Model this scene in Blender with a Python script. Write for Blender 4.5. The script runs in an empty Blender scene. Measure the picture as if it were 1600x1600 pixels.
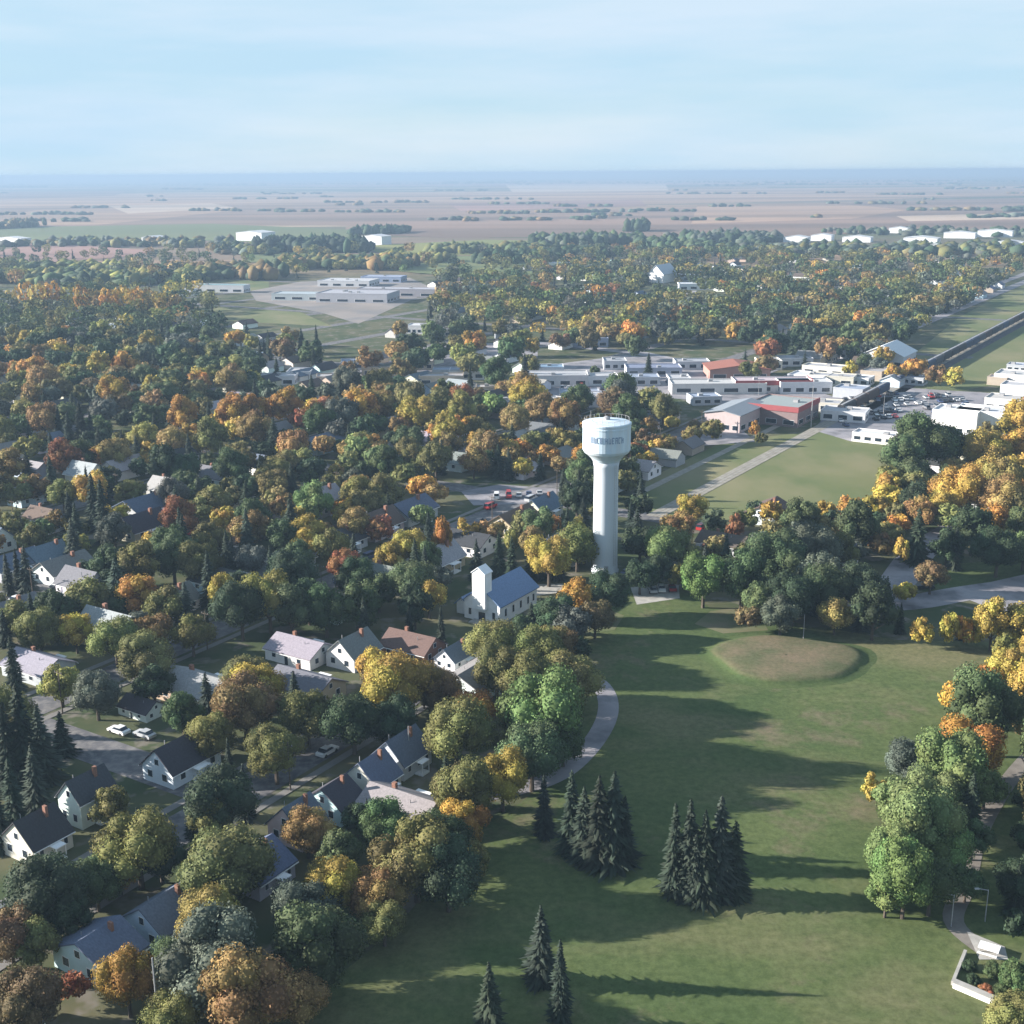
import bpy, math, random
import numpy as np
from mathutils import Matrix, Vector
random.seed(7); rng=np.random.default_rng(7)
R=math.radians
S=bpy.context.scene
COL=S.collection
# ------------------------------------------------------------------ camera
F=1900.0; CH=100.0; HORIZ=269.5
PITCH=math.atan((800-HORIZ)/F); ROLL=R(0.42)
cp,sp,cr,sr=math.cos(PITCH),math.sin(PITCH),math.cos(ROLL),math.sin(ROLL)
Rv=Vector((1,0,0)); Uv=Vector((0,sp,cp)); Fv=Vector((0,cp,-sp))
Xc=Rv*cr-Uv*sr; Yc=Rv*sr+Uv*cr
cam=bpy.data.cameras.new('camera'); camo=bpy.data.objects.new('camera',cam); COL.objects.link(camo)
m=Matrix((Xc,Yc,-Fv)).transposed().to_4x4(); m.translation=Vector((0,0,CH)); camo.matrix_world=m
cam.sensor_width=36; cam.lens=36*F/1600; cam.clip_start=1; cam.clip_end=200000
S.camera=camo
def P(px,py,z=0.0):
    """photograph pixel -> point of the world plane at height z (used to read positions off the photo)"""
    u=(px-800)/F; v=-(py-800)/F
    d=Fv+Xc*u+Yc*v
    t=(z-CH)/d.z
    return Vector((d.x*t,d.y*t,z))
def Q(x,y,z=0.0):
    p=Vector((x,y,z-CH)); k=p.dot(Fv)
    return 800+F*p.dot(Xc)/k, 800-F*p.dot(Yc)/k
def slant(x,y): return math.sqrt(x*x+y*y+CH*CH)
# ------------------------------------------------------------------ light
SUN_EL=R(17.5); SUN_AZ=R(-85)      # azimuth measured from +Y clockwise: sun on the left, a little beyond
sd=Vector((math.sin(SUN_AZ)*math.cos(SUN_EL),math.cos(SUN_AZ)*math.cos(SUN_EL),math.sin(SUN_EL)))
W=bpy.data.worlds.new('World'); S.world=W; W.use_nodes=True
nt=W.node_tree; nt.nodes.clear()
out=nt.nodes.new('ShaderNodeOutputWorld'); bg=nt.nodes.new('ShaderNodeBackground'); bg.inputs[1].default_value=0.055
sky=nt.nodes.new('ShaderNodeTexSky'); sky.sky_type='NISHITA'; sky.sun_disc=False
sky.sun_elevation=SUN_EL; sky.sun_rotation=SUN_AZ; sky.altitude=200; sky.air_density=1.25; sky.dust_density=0.0; sky.ozone_density=2.6
# thin high cloud, by direction of view
tc=nt.nodes.new('ShaderNodeTexCoord'); mp=nt.nodes.new('ShaderNodeMapping'); mp.inputs['Scale'].default_value=(1.6,1.6,9)
nz=nt.nodes.new('ShaderNodeTexNoise'); nz.inputs['Scale'].default_value=1.7; nz.inputs['Detail'].default_value=5; nz.inputs['Roughness'].default_value=.5
rp=nt.nodes.new('ShaderNodeValToRGB'); rp.color_ramp.elements[0].position=.33; rp.color_ramp.elements[0].color=(.86,.86,.86,1); rp.color_ramp.elements[1].position=.72; rp.color_ramp.elements[1].color=(1,1,1,1)
mx=nt.nodes.new('ShaderNodeMix'); mx.data_type='RGBA'; pass
vn=nt.nodes.new('ShaderNodeMix'); vn.data_type='RGBA'; vn.inputs[6].default_value=(2.9,4.2,5.25,1); vn.inputs[7].default_value=(3.75,4.62,5.5,1)
n2=nt.nodes.new('ShaderNodeTexNoise'); n2.inputs['Scale'].default_value=2.6; n2.inputs['Detail'].default_value=6; n2.inputs['Roughness'].default_value=.55
m2=nt.nodes.new('ShaderNodeMapping'); m2.inputs['Scale'].default_value=(1,1.3,7.5); m2.inputs['Location'].default_value=(.4,.2,.7)
r2_=nt.nodes.new('ShaderNodeMapRange'); r2_.inputs[1].default_value=.36; r2_.inputs[2].default_value=.62
L=nt.links.new
L(tc.outputs['Generated'],mp.inputs[0]); L(tc.outputs['Generated'],m2.inputs[0]); L(m2.outputs[0],n2.inputs['Vector']); L(n2.outputs[0],r2_.inputs[0]); L(r2_.outputs[0],vn.inputs[0]); L(vn.outputs[2],mx.inputs[7]); L(mp.outputs[0],nz.inputs['Vector']); L(nz.outputs[0],rp.inputs[0]); 
sz_=nt.nodes.new('ShaderNodeSeparateXYZ'); L(tc.outputs['Generated'],sz_.inputs[0])
fz=nt.nodes.new('ShaderNodeMapRange'); fz.interpolation_type='SMOOTHSTEP'; fz.inputs[1].default_value=.16; fz.inputs[2].default_value=.62; fz.inputs[3].default_value=1; fz.inputs[4].default_value=.5; L(sz_.outputs[2],fz.inputs[0])
mu=nt.nodes.new('ShaderNodeMath'); mu.operation='MULTIPLY'; L(rp.outputs[0],mu.inputs[0]); L(fz.outputs[0],mu.inputs[1]); L(mu.outputs[0],mx.inputs[0])
L(sky.outputs[0],mx.inputs[6]); L(mx.outputs[2],bg.inputs[0]); L(bg.outputs[0],out.inputs[0])
sun=bpy.data.lights.new('sun','SUN'); sun.energy=5.0; sun.angle=R(.6); sun.color=(1,.93,.84)
suno=bpy.data.objects.new('sun',sun); COL.objects.link(suno); suno.rotation_euler=sd.to_track_quat('Z','Y').to_euler()
S.view_settings.view_transform='Standard'; S.view_settings.look='None'; S.view_settings.gamma=1; S.view_settings.use_curve_mapping=False
S.view_settings.exposure=1.72
S.cycles.volume_bounces=1; S.cycles.max_bounces=5; S.cycles.transparent_max_bounces=6
# ------------------------------------------------------------------ town grid
TH=R(-32.3)                       # local X = across the street (e), local Y = along the street (d)
E=Vector((math.cos(TH),math.sin(TH),0)); D=Vector((-math.sin(TH),math.cos(TH),0))
def G(a,b,z=0): v=E*a+D*b; return Vector((v.x,v.y,z))
def AB(p): p=Vector((p[0],p[1],0)); return p.dot(E),p.dot(D)
# ------------------------------------------------------------------ materials
def mat(name,rough=.85,spec=.3):
    M=bpy.data.materials.new(name); M.use_nodes=True; n=M.node_tree.nodes
    b=n['Principled BSDF']; b.inputs['Roughness'].default_value=rough; b.inputs['Specular IOR Level'].default_value=spec
    return M,M.node_tree,b
def node(t,k,**kw):
    n=t.nodes.new(k)
    for a,v in kw.items():
        if a in n.inputs: n.inputs[a].default_value=v
        else: setattr(n,a,v)
    return n
def mixc(t,fac,c1,c2,mode='MIX'):
    x=t.nodes.new('ShaderNodeMix'); x.data_type='RGBA'; x.blend_type=mode
    for sock,v in ((0,fac),(6,c1),(7,c2)):
        if hasattr(v,'is_output'): t.links.new(v,x.inputs[sock])
        elif sock==0: x.inputs[0].default_value=v
        else: x.inputs[sock].default_value=(*v[:3],1)
    return x.outputs[2]
def noise(t,scale,detail=3,vec=None,rough=.55):
    n=node(t,'ShaderNodeTexNoise',Scale=scale,Detail=detail,Roughness=rough)
    if vec is not None: t.links.new(vec,n.inputs['Vector'])
    return n.outputs[0]
def ramp(t,v,a,b):
    r=t.nodes.new('ShaderNodeMapRange'); r.inputs[1].default_value=a; r.inputs[2].default_value=b; t.links.new(v,r.inputs[0]); return r.outputs[0]
def objvec(t,scale=(1,1,1),rot=0):
    c=t.nodes.new('ShaderNodeTexCoord'); mm=t.nodes.new('ShaderNodeMapping'); mm.inputs['Scale'].default_value=scale; mm.inputs['Rotation'].default_value=(0,0,rot)
    t.links.new(c.outputs['Object'],mm.inputs[0]); return mm.outputs[0]
def mix_mat(name,c1,c2,scale,rough=.9,c3=None,s3=None,scl=(1,1,1),rot=0,a=.35,b=.65,bump=0,bs=None):
    M,t,bs_=mat(name,rough,.2); v=objvec(t,scl,rot)
    col=mixc(t,ramp(t,noise(t,scale,4,v),a,b),c1,c2)
    if c3: col=mixc(t,ramp(t,noise(t,s3,4,v),.45,.7),col,c3)
    t.links.new(col,bs_.inputs['Base Color'])
    if bump:
        bp=node(t,'ShaderNodeBump',Strength=bump,Distance=.3); t.links.new(noise(t,bs,3,v),bp.inputs['Height']); t.links.new(bp.outputs[0],bs_.inputs['Normal'])
    return M
def objcol_mat(name,rough=.8,spec=.3,var=.25,scale=1.2):
    M,t,b=mat(name,rough,spec); oi=t.nodes.new('ShaderNodeObjectInfo')
    v=objvec(t)
    col=mixc(t,ramp(t,noise(t,scale,4,v),.3,.7),oi.outputs['Color'],(1-var,)*3,'MULTIPLY')
    # multiply factor is the noise itself, so light and dark patches stay mild
    t.links.new(col,b.inputs['Base Color']); return M
def foliage_mat(name,attr=False):
    M,t,b=mat(name,.75,.15)
    if attr:
        at=t.nodes.new('ShaderNodeAttribute'); at.attribute_name='tint'; base=at.outputs['Color']
    else:
        base=t.nodes.new('ShaderNodeObjectInfo').outputs['Color']
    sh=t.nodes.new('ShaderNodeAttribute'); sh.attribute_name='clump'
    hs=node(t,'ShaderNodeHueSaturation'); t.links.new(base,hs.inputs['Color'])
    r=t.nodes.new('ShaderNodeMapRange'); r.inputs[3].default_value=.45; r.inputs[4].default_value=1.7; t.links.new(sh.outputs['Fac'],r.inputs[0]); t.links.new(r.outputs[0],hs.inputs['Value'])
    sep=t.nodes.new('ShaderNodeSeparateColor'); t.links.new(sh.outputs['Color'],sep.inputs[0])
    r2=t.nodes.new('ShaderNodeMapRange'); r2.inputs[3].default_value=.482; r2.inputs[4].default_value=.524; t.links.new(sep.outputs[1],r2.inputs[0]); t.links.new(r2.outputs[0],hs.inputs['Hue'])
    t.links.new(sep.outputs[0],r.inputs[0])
    t.links.new(hs.outputs[0],b.inputs['Base Color'])
    tr=t.nodes.new('ShaderNodeBsdfTranslucent'); t.links.new(hs.outputs[0],tr.inputs[0])
    ms=t.nodes.new('ShaderNodeMixShader'); ms.inputs[0].default_value=.22
    o=t.nodes['Material Output']; t.links.new(b.outputs[0],ms.inputs[1]); t.links.new(tr.outputs[0],ms.inputs[2]); t.links.new(ms.outputs[0],o.inputs[0])
    return M
LEAF=foliage_mat('leaves'); LEAFA=foliage_mat('leaves_mass',True)
BARK=mix_mat('bark',(.06,.045,.035),(.12,.10,.08),3)
WALL=objcol_mat('painted_siding',.75,.3,.12,.8); ROOF=objcol_mat('shingles',.85,.25,.3,2.5)
GLASS,_t,_b=mat('window_glass',.08,.5); _b.inputs['Base Color'].default_value=(.02,.03,.045,1)
TRIM=mix_mat('white_trim',(.7,.7,.7),(.8,.8,.8),3)
ASPH=mix_mat('asphalt',(.085,.085,.095),(.15,.145,.15),.15,.9,(.2,.19,.185),.6)
LOT=mix_mat('worn_asphalt_lot',(.22,.21,.23),(.31,.295,.31),.05,.9,(.12,.12,.135),.13)
CONC=mix_mat('concrete_path',(.3,.29,.27),(.4,.385,.36),.6)
GRAVEL=mix_mat('pale_gravel',(.3,.28,.24),(.22,.2,.17),.4)
TOWERM=mix_mat('tower_concrete',(.47,.52,.57),(.55,.59,.63),.5,.8,(.45,.48,.5),.25,(1,1,.12))
METAL=mix_mat('grey_metal',(.25,.25,.26),(.34,.34,.35),2,.5)
BLUE=mix_mat('faded_blue_lettering',(.2,.27,.38),(.25,.32,.43),2)
DARKM=mix_mat('dark_rubber',(.02,.02,.02),(.035,.035,.035),4)
PAINT=objcol_mat('vehicle_paint',.3,.5,.06,3)
LAWN,t,b=mat('mown_grass',.95,.1); v=objvec(t)
gc=mixc(t,ramp(t,noise(t,.03,5,v,.6),.35,.66),(.078,.112,.042),(.125,.148,.060))
gc=mixc(t,ramp(t,noise(t,.017,5,objvec(t,(1,1.6,1),.3),.62),.5,.68),gc,(.185,.17,.092))
gc=mixc(t,ramp(t,noise(t,.045,6,objvec(t,(1,1,1),1.0),.7),.55,.7),gc,(.19,.155,.105))
gc=mixc(t,ramp(t,noise(t,.7,6,v,.8),.34,.72),gc,(.42,.48,.4),'MULTIPLY')
t.links.new(gc,b.inputs['Base Color'])
MOUND,t,b=mat('dry_grass',.95,.1); v=objvec(t)
gm=mixc(t,ramp(t,noise(t,.09,5,v,.65),.35,.66),(.065,.10,.038),(.10,.128,.05))
gz=t.nodes.new('ShaderNodeSeparateXYZ'); t.links.new(v,gz.inputs[0])
gm=mixc(t,ramp(t,gz.outputs[2],.35,1.0),gm,mixc(t,ramp(t,noise(t,.11,5,v,.7),.38,.62),(.115,.12,.065),(.20,.155,.105)))
gm=mixc(t,ramp(t,noise(t,1.1,4,v,.75),.3,.75),gm,(.55,.58,.5),'MULTIPLY')
t.links.new(gm,b.inputs['Base Color'])
DRY=mix_mat('thin_grass',(.14,.135,.075),(.085,.115,.045),.12,.95,(.17,.14,.095),.07)
FIELDG=mix_mat('rough_grass',(.09,.12,.045),(.15,.155,.07),.02,.95,(.2,.18,.1),.03,(1,.6,1),TH)
# ground: yards near, patchwork farmland far
GROUND,t,b=mat('ground_cover',.95,.1)
v=objvec(t); 
yard=mixc(t,ramp(t,noise(t,.05,4,v),.4,.62),(.05,.07,.032),(.11,.105,.06))
yard=mixc(t,ramp(t,noise(t,.16,3,v),.56,.66),yard,(.16,.145,.12))
vr=objvec(t,(1/1500,1/420,1),-TH*0+R(4))
vo=node(t,'ShaderNodeTexVoronoi',Scale=1.0,distance='CHEBYCHEV',Randomness=.75); t.links.new(vr,vo.inputs['Vector'])
sepv=t.nodes.new('ShaderNodeSeparateColor'); t.links.new(vo.outputs['Color'],sepv.inputs[0])
cr_=t.nodes.new('ShaderNodeValToRGB'); cr_.color_ramp.interpolation='CONSTANT'
els=[(0,(.28,.19,.13)),(.22,(.20,.15,.11)),(.4,(.10,.11,.06)),(.55,(.36,.27,.19)),(.68,(.13,.12,.075)),(.82,(.24,.165,.12)),(.93,(.07,.085,.05))]
while len(cr_.color_ramp.elements)<len(els): cr_.color_ramp.elements.new(.5)
for e_,(p_,c_) in zip(cr_.color_ramp.elements,els): e_.position=p_; e_.color=(*c_,1)
t.links.new(sepv.outputs[0],cr_.inputs[0])
farm=mixc(t,ramp(t,noise(t,.0016,5,objvec(t,(.35,1,1))),.48,.6),cr_.outputs[0],(.12,.105,.07))
farm=mixc(t,ramp(t,noise(t,.0021,6,objvec(t,(.22,1.1,1))),.6,.66),farm,(.06,.07,.045))
geo=t.nodes.new('ShaderNodeNewGeometry'); sx=t.nodes.new('ShaderNodeSeparateXYZ'); t.links.new(geo.outputs['Position'],sx.inputs[0])
t.links.new(mixc(t,ramp(t,sx.outputs[1],1150,1500),yard,farm),b.inputs['Base Color'])
# ------------------------------------------------------------------ mesh helpers
class MB:
    def __init__(s): s.v=[]; s.f=[]
    def add(s,vs,fs):
        o=len(s.v); s.v+= [tuple(x) for x in vs]; s.f+=[tuple(i+o for i in f) for f in fs]; return s
    def box(s,x0,x1,y0,y1,z0,z1):
        return s.add([(x0,y0,z0),(x1,y0,z0),(x1,y1,z0),(x0,y1,z0),(x0,y0,z1),(x1,y0,z1),(x1,y1,z1),(x0,y1,z1)],[(3,2,1,0),(4,5,6,7),(0,1,5,4),(1,2,6,5),(2,3,7,6),(3,0,4,7)])
    def prism(s,prof,y0,y1):     # profile in xz, extruded along y
        n=len(prof); vs=[(x,y0,z) for x,z in prof]+[(x,y1,z) for x,z in prof]
        return s.add(vs,[tuple(range(n)),tuple(range(2*n-1,n-1,-1))]+[(i,i+n,(i+1)%n+n,(i+1)%n) for i in range(n)])
    def lathe(s,prof,n=24,cx=0,cy=0):
        vs=[(cx+r*math.cos(2*math.pi*k/n),cy+r*math.sin(2*math.pi*k/n),z) for r,z in prof for k in range(n)]
        fs=[(i*n+k,i*n+(k+1)%n,(i+1)*n+(k+1)%n,(i+1)*n+k) for i in range(len(prof)-1) for k in range(n)]
        fs+=[tuple(range(n-1,-1,-1)),tuple((len(prof)-1)*n+k for k in range(n))]
        return s.add(vs,fs)
    def tube(s,a,b,r0,r1,n=6):
        a=Vector(a); b=Vector(b); q=(b-a).to_track_quat('Z','Y'); vs=[]
        for c,r in ((a,r0),(b,r1)): vs+=[c+q@Vector((r*math.cos(2*math.pi*k/n),r*math.sin(2*math.pi*k/n),0)) for k in range(n)]
        return s.add(vs,[(k,(k+1)%n,n+(k+1)%n,n+k) for k in range(n)]+[tuple(range(n-1,-1,-1)),tuple(range(n,2*n))])
    def mesh(s,name,m,smooth=False):
        me=bpy.data.meshes.new(name); me.from_pydata(s.v,[],s.f); me.materials.append(m)
        if smooth: me.polygons.foreach_set('use_smooth',[True]*len(me.polygons))
        return me
    def build(s,name,m,parent=None,smooth=False,color=None):
        return obj(name,s.mesh(name,m,smooth),parent,color)
def obj(name,me,parent=None,color=None):
    o=bpy.data.objects.new(name,me); COL.objects.link(o)
    if parent: o.parent=parent
    if color: o.color=(*color,1)
    return o
def tag(o,label,cat,group=None,kind=None):
    o['label']=label; o['category']=cat
    if group: o['group']=group
    if kind: o['kind']=kind
    return o
def empty(name,loc,rz=0):
    o=bpy.data.objects.new(name,None); COL.objects.link(o); o.location=loc; o.rotation_euler=(0,0,rz); return o
def struct(o,kind='structure'): o['kind']=kind; return o
def kids(o): return [c for c in ALLKIDS.get(o.name,[])] 
def copy_tree(o,parent=None):
    c=o.copy(); COL.objects.link(c); c.parent=parent
    for ch in o.children: copy_tree(ch,c)
    return c
def sheet(name,pts,m,z): 
    me=bpy.data.meshes.new(name); me.from_pydata([(p[0],p[1],z) for p in pts],[],[tuple(range(len(pts)))]); me.materials.append(m)
    me.update()
    if me.polygons[0].normal.z<0: me.flip_normals()
    return obj(name,me)
def sheet_px(name,pts,m,z): return struct(sheet(name,[P(*p) for p in pts],m,z))
def strip(name,pts,w,m,z):      # world polyline widened to a strip
    pts=[Vector((p[0],p[1],0)) for p in pts]; vs=[]
    for i,p in enumerate(pts):
        dr=(pts[min(i+1,len(pts)-1)]-pts[max(i-1,0)]).normalized(); nrm=Vector((-dr.y,dr.x,0))*w/2
        vs+=[(p.x-nrm.x,p.y-nrm.y,z),(p.x+nrm.x,p.y+nrm.y,z)]
    me=bpy.data.meshes.new(name); me.from_pydata(vs,[],[(2*i,2*i+2,2*i+3,2*i+1) for i in range(len(pts)-1)]); me.materials.append(m); me.update()
    if me.polygons[0].normal.z<0: me.flip_normals()
    return struct(obj(name,me))
def smooth_line(pts,n=6):
    o=[]
    for i in range(len(pts)-1):
        p0,p1,p2,p3=[Vector(pts[max(0,min(len(pts)-1,k))]) for k in (i-1,i,i+1,i+2)]
        for j in range(n):
            t_=j/n; o.append(.5*((2*p1)+(p2-p0)*t_+(2*p0-5*p1+4*p2-p3)*t_*t_+(3*p1-p0-3*p2+p3)*t_**3))
    o.append(Vector(pts[-1])); return o
def inpoly(x,y,poly):
    c=False; j=len(poly)-1
    for i in range(len(poly)):
        xi,yi=poly[i]; xj,yj=poly[j]
        if (yi>y)!=(yj>y) and x<(xj-xi)*(y-yi)/(yj-yi)+xi: c=not c
        j=i
    return c
# ------------------------------------------------------------------ ground and haze
g=sheet('ground',[(-70000,-300),(70000,-300),(70000,90000),(-70000,90000)],GROUND,0); struct(g)
park=[(905,935),(1060,915),(1110,950),(1400,1000),(1620,1005),(1640,1600),(1640,1700),(400,1700),(430,1600),(560,1500),(620,1450),(700,1350),(760,1290),(820,1250),(870,1205),(905,1160),(890,1080),(880,1000)]
sheet_px('park_lawn',park,LAWN,.02)
# the low mound
mb=MB(); c0=P(1228,1030); N=40; rings=[(1.3,-.03),(1.12,.06),(1.03,.3),(.98,.68),(.9,.86),(.5,.95),(0.02,1.0)]
for r,z in rings:
    for k in range(N):
        an=2*math.pi*k/N; rr=r*(1+.06*math.sin(3*an+1)+.04*math.sin(5*an)+random.uniform(-.012,.012))
        mb.v.append((c0.x+15.5*rr*math.cos(an),c0.y+12.5*rr*math.sin(an),z))
for i in range(len(rings)-1):
    for k in range(N): mb.f.append((i*N+k,i*N+(k+1)%N,(i+1)*N+(k+1)%N,(i+1)*N+k))
struct(mb.build('grass_mound',MOUND,smooth=True))
sheet_px('dry_grass',[(1085,975),(1110,955),(1150,950),(1190,965),(1200,985),(1130,990)],DRY,.04)
sheet_px('dry_grass',[(905,975),(945,950),(975,962),(960,985),(910,992)],DRY,.04)
# asphalt path round the left edge of the park
pl=[P(*q) for q in [(905,1055),(935,1068),(950,1095),(945,1130),(915,1175),(870,1212),(800,1235),(700,1250),(600,1262)]]
strip('path',smooth_line(pl),4.0,LOT,.06)
strip('path',smooth_line([P(*q) for q in [(1640,1150),(1580,1215),(1530,1300),(1510,1380),(1490,1440),(1545,1490)]]),2.8,mix_mat('worn_path',(.16,.145,.13),(.22,.2,.18),.4),.06)
sheet_px('paved_area',[(1510,1455),(1570,1480),(1575,1500),(1530,1500)],CONC,.08)
sheet_px('paved_lot',[(985,918),(1060,912),(1062,935),(995,945)],CONC,.05)
sheet_px('paved_lot',[(800,915),(880,912),(884,925),(806,935)],CONC,.05)
sheet_px('paved_area',[(400,590),(520,575),(640,560),(700,540),(840,535),(840,560),(700,575),(620,600),(480,612)],LOT,.035)
# roads on the right
strip('road',smooth_line([P(*q) for q in [(1300,948),(1420,942),(1520,925),(1700,900)]]),9,LOT,.05)
sheet_px('paved_area',[(1480,925),(1600,898),(1680,905),(1680,960),(1560,955)],LOT,.07)
strip('road',smooth_line([P(*q) for q in [(1385,935),(1405,905),(1430,870),(1460,845),(1530,810),(1640,770)]]),9,LOT,.09)
sheet_px('roadside_grass',[(1440,925),(1500,880),(1680,872),(1680,895),(1530,915)],LAWN,.03)
# open field by the railway, and the corridor beyond the town
sheet_px('meadow',[(1000,800),(1010,750),(1130,690),(1290,672),(1400,690),(1400,760),(1290,800),(1100,815)],FIELDG,.02)
sheet_px('meadow',[(1330,640),(1420,560),(1500,495),(1650,415),(1800,420),(1560,600)],FIELDG,.02)
strip('railway_bed',[G(-152,320),G(-152,1900)],5.2,GRAVEL,.10)
strip('dark_strip',[G(-151,505),G(-151,1900)],13,mix_mat('dark_strip_tone',(.05,.05,.06),(.09,.085,.09),.3),.06)  # added dark strip under and beside the train, widens its dark band
strip('highway',[G(-205,560),G(-205,2400)],9,LOT,.10)
strip('highway',[G(-222,560),G(-222,2400)],8,LOT,.12)
strip('dirt_track',[G(-168,340),G(-168,520)],3,GRAVEL,.08)
strip('main_road',[P(640,545),P(830,535),P(1000,552),P(1160,585),P(1300,625)],11,LOT,.14)
strip('main_road',[P(1150,640),P(1300,625),P(1420,615),P(1600,640)],10,LOT,.16)
for q in ([(820,575),(980,555),(1130,570),(1290,630),(1260,650),(1080,625),(960,615),(840,640)],[(1290,650),(1400,605),(1560,615),(1570,655),(1440,668),(1330,690),(1270,672)],[(1040,685),(1160,672),(1180,690),(1060,700)],[(720,768),(780,757),(885,765),(875,785),(740,790)]):
    sheet_px('car_park',q,LOT,.06)
sheet_px('school_yard',[(390,455),(470,440),(640,434),(680,452),(600,488),(560,506),(500,488),(400,470)],mix_mat('bare_ground',(.21,.185,.17),(.27,.235,.215),.02,.9,(.17,.165,.17),.03),.06)
sheet_px('playing_field',[(330,478),(470,488),(520,510),(420,505),(330,500)],FIELDG,.05)
sheet_px('playing_field',[(250,440),(420,425),(420,455),(270,460)],FIELDG,.05)
# farmland seen as separate fields
def field(c1,c2,sc=.004,k=[0]):
    k[0]+=1; return mix_mat('crop_field_%d'%k[0],c1,c2,.0022,.95,tuple(x*.62 for x in c2),.0011,(.3,1.5,1),R(3),.38,.6)
STUB=field((.38,.245,.165),(.27,.175,.12)); BROWN=field((.26,.165,.12),(.18,.12,.09)); PALE=field((.5,.37,.28),(.44,.33,.25)); GREENF=field((.11,.14,.055),(.15,.17,.07)); PINK=field((.33,.19,.16),(.26,.16,.135)); YEL=field((.2,.2,.06),(.13,.16,.06))
k=0
for pts,m_ in (([(-300,330),(420,312),(900,330),(1700,306),(1900,350),(1080,372),(520,352),(-300,356)],BROWN),([(-300,304),(700,300),(1800,288),(1800,302),(900,322),(-300,326)],STUB),([(300,285),(1500,280),(1500,286),(500,292)],PINK),([(0,338),(60,328),(350,322),(360,330),(150,352),(0,354)],STUB),([(170,322),(330,318),(370,325),(200,334)],PALE),([(0,392),(60,380),(250,392),(190,402),(0,416)],PINK),
    ([(540,355),(760,345),(1080,340),(1080,368),(700,372),(540,366)],BROWN),([(790,289),(1040,288),(1045,298),(800,300)],PALE),([(1090,320),(1300,318),(1420,328),(1330,342),(1080,350)],STUB),
    ([(1300,300),(1600,290),(1600,302),(1320,308)],STUB),([(560,306),(720,303),(700,312),(540,314)],STUB),([(1400,338),(1640,332),(1640,342),(1420,346)],PALE),([(420,330),(560,322),(700,330),(560,342)],BROWN),
    ([(400,392),(560,398),(860,402),(1000,415),(900,440),(700,432),(560,418),(380,410)],GREENF),([(560,385),(760,375),(900,378),(880,400),(600,398)],YEL),([(0,356),(330,350),(560,360),(540,384),(200,372),(0,378)],GREENF),([(1130,362),(1300,352),(1300,368),(1150,376)],BROWN),
    ([(700,318),(1000,312),(1010,322),(720,330)],PINK),([(0,300),(200,298),(180,306),(0,312)],BROWN)):
    k+=1; sheet_px('crop_field',pts,m_,.3+.02*k)
hz=MB().box(-60000,60000,-280,80000,-1.5,106).build('haze',None) if False else None
mb=MB().box(-69000,69000,-299,89000,-1.0,106.0)
HM=bpy.data.materials.new('haze_air'); HM.use_nodes=True; t=HM.node_tree; t.nodes.clear()
o_=t.nodes.new('ShaderNodeOutputMaterial'); pv=t.nodes.new('ShaderNodeVolumePrincipled'); pv.inputs['Density'].default_value=.00019; pv.inputs['Color'].default_value=(.27,.38,.52,1); pv.inputs['Anisotropy'].default_value=.1
t.links.new(pv.outputs[0],o_.inputs['Volume'])
HM.cycles.homogeneous_volume=True
ho=mb.build('haze',HM); ho['kind']='stuff'
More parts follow.
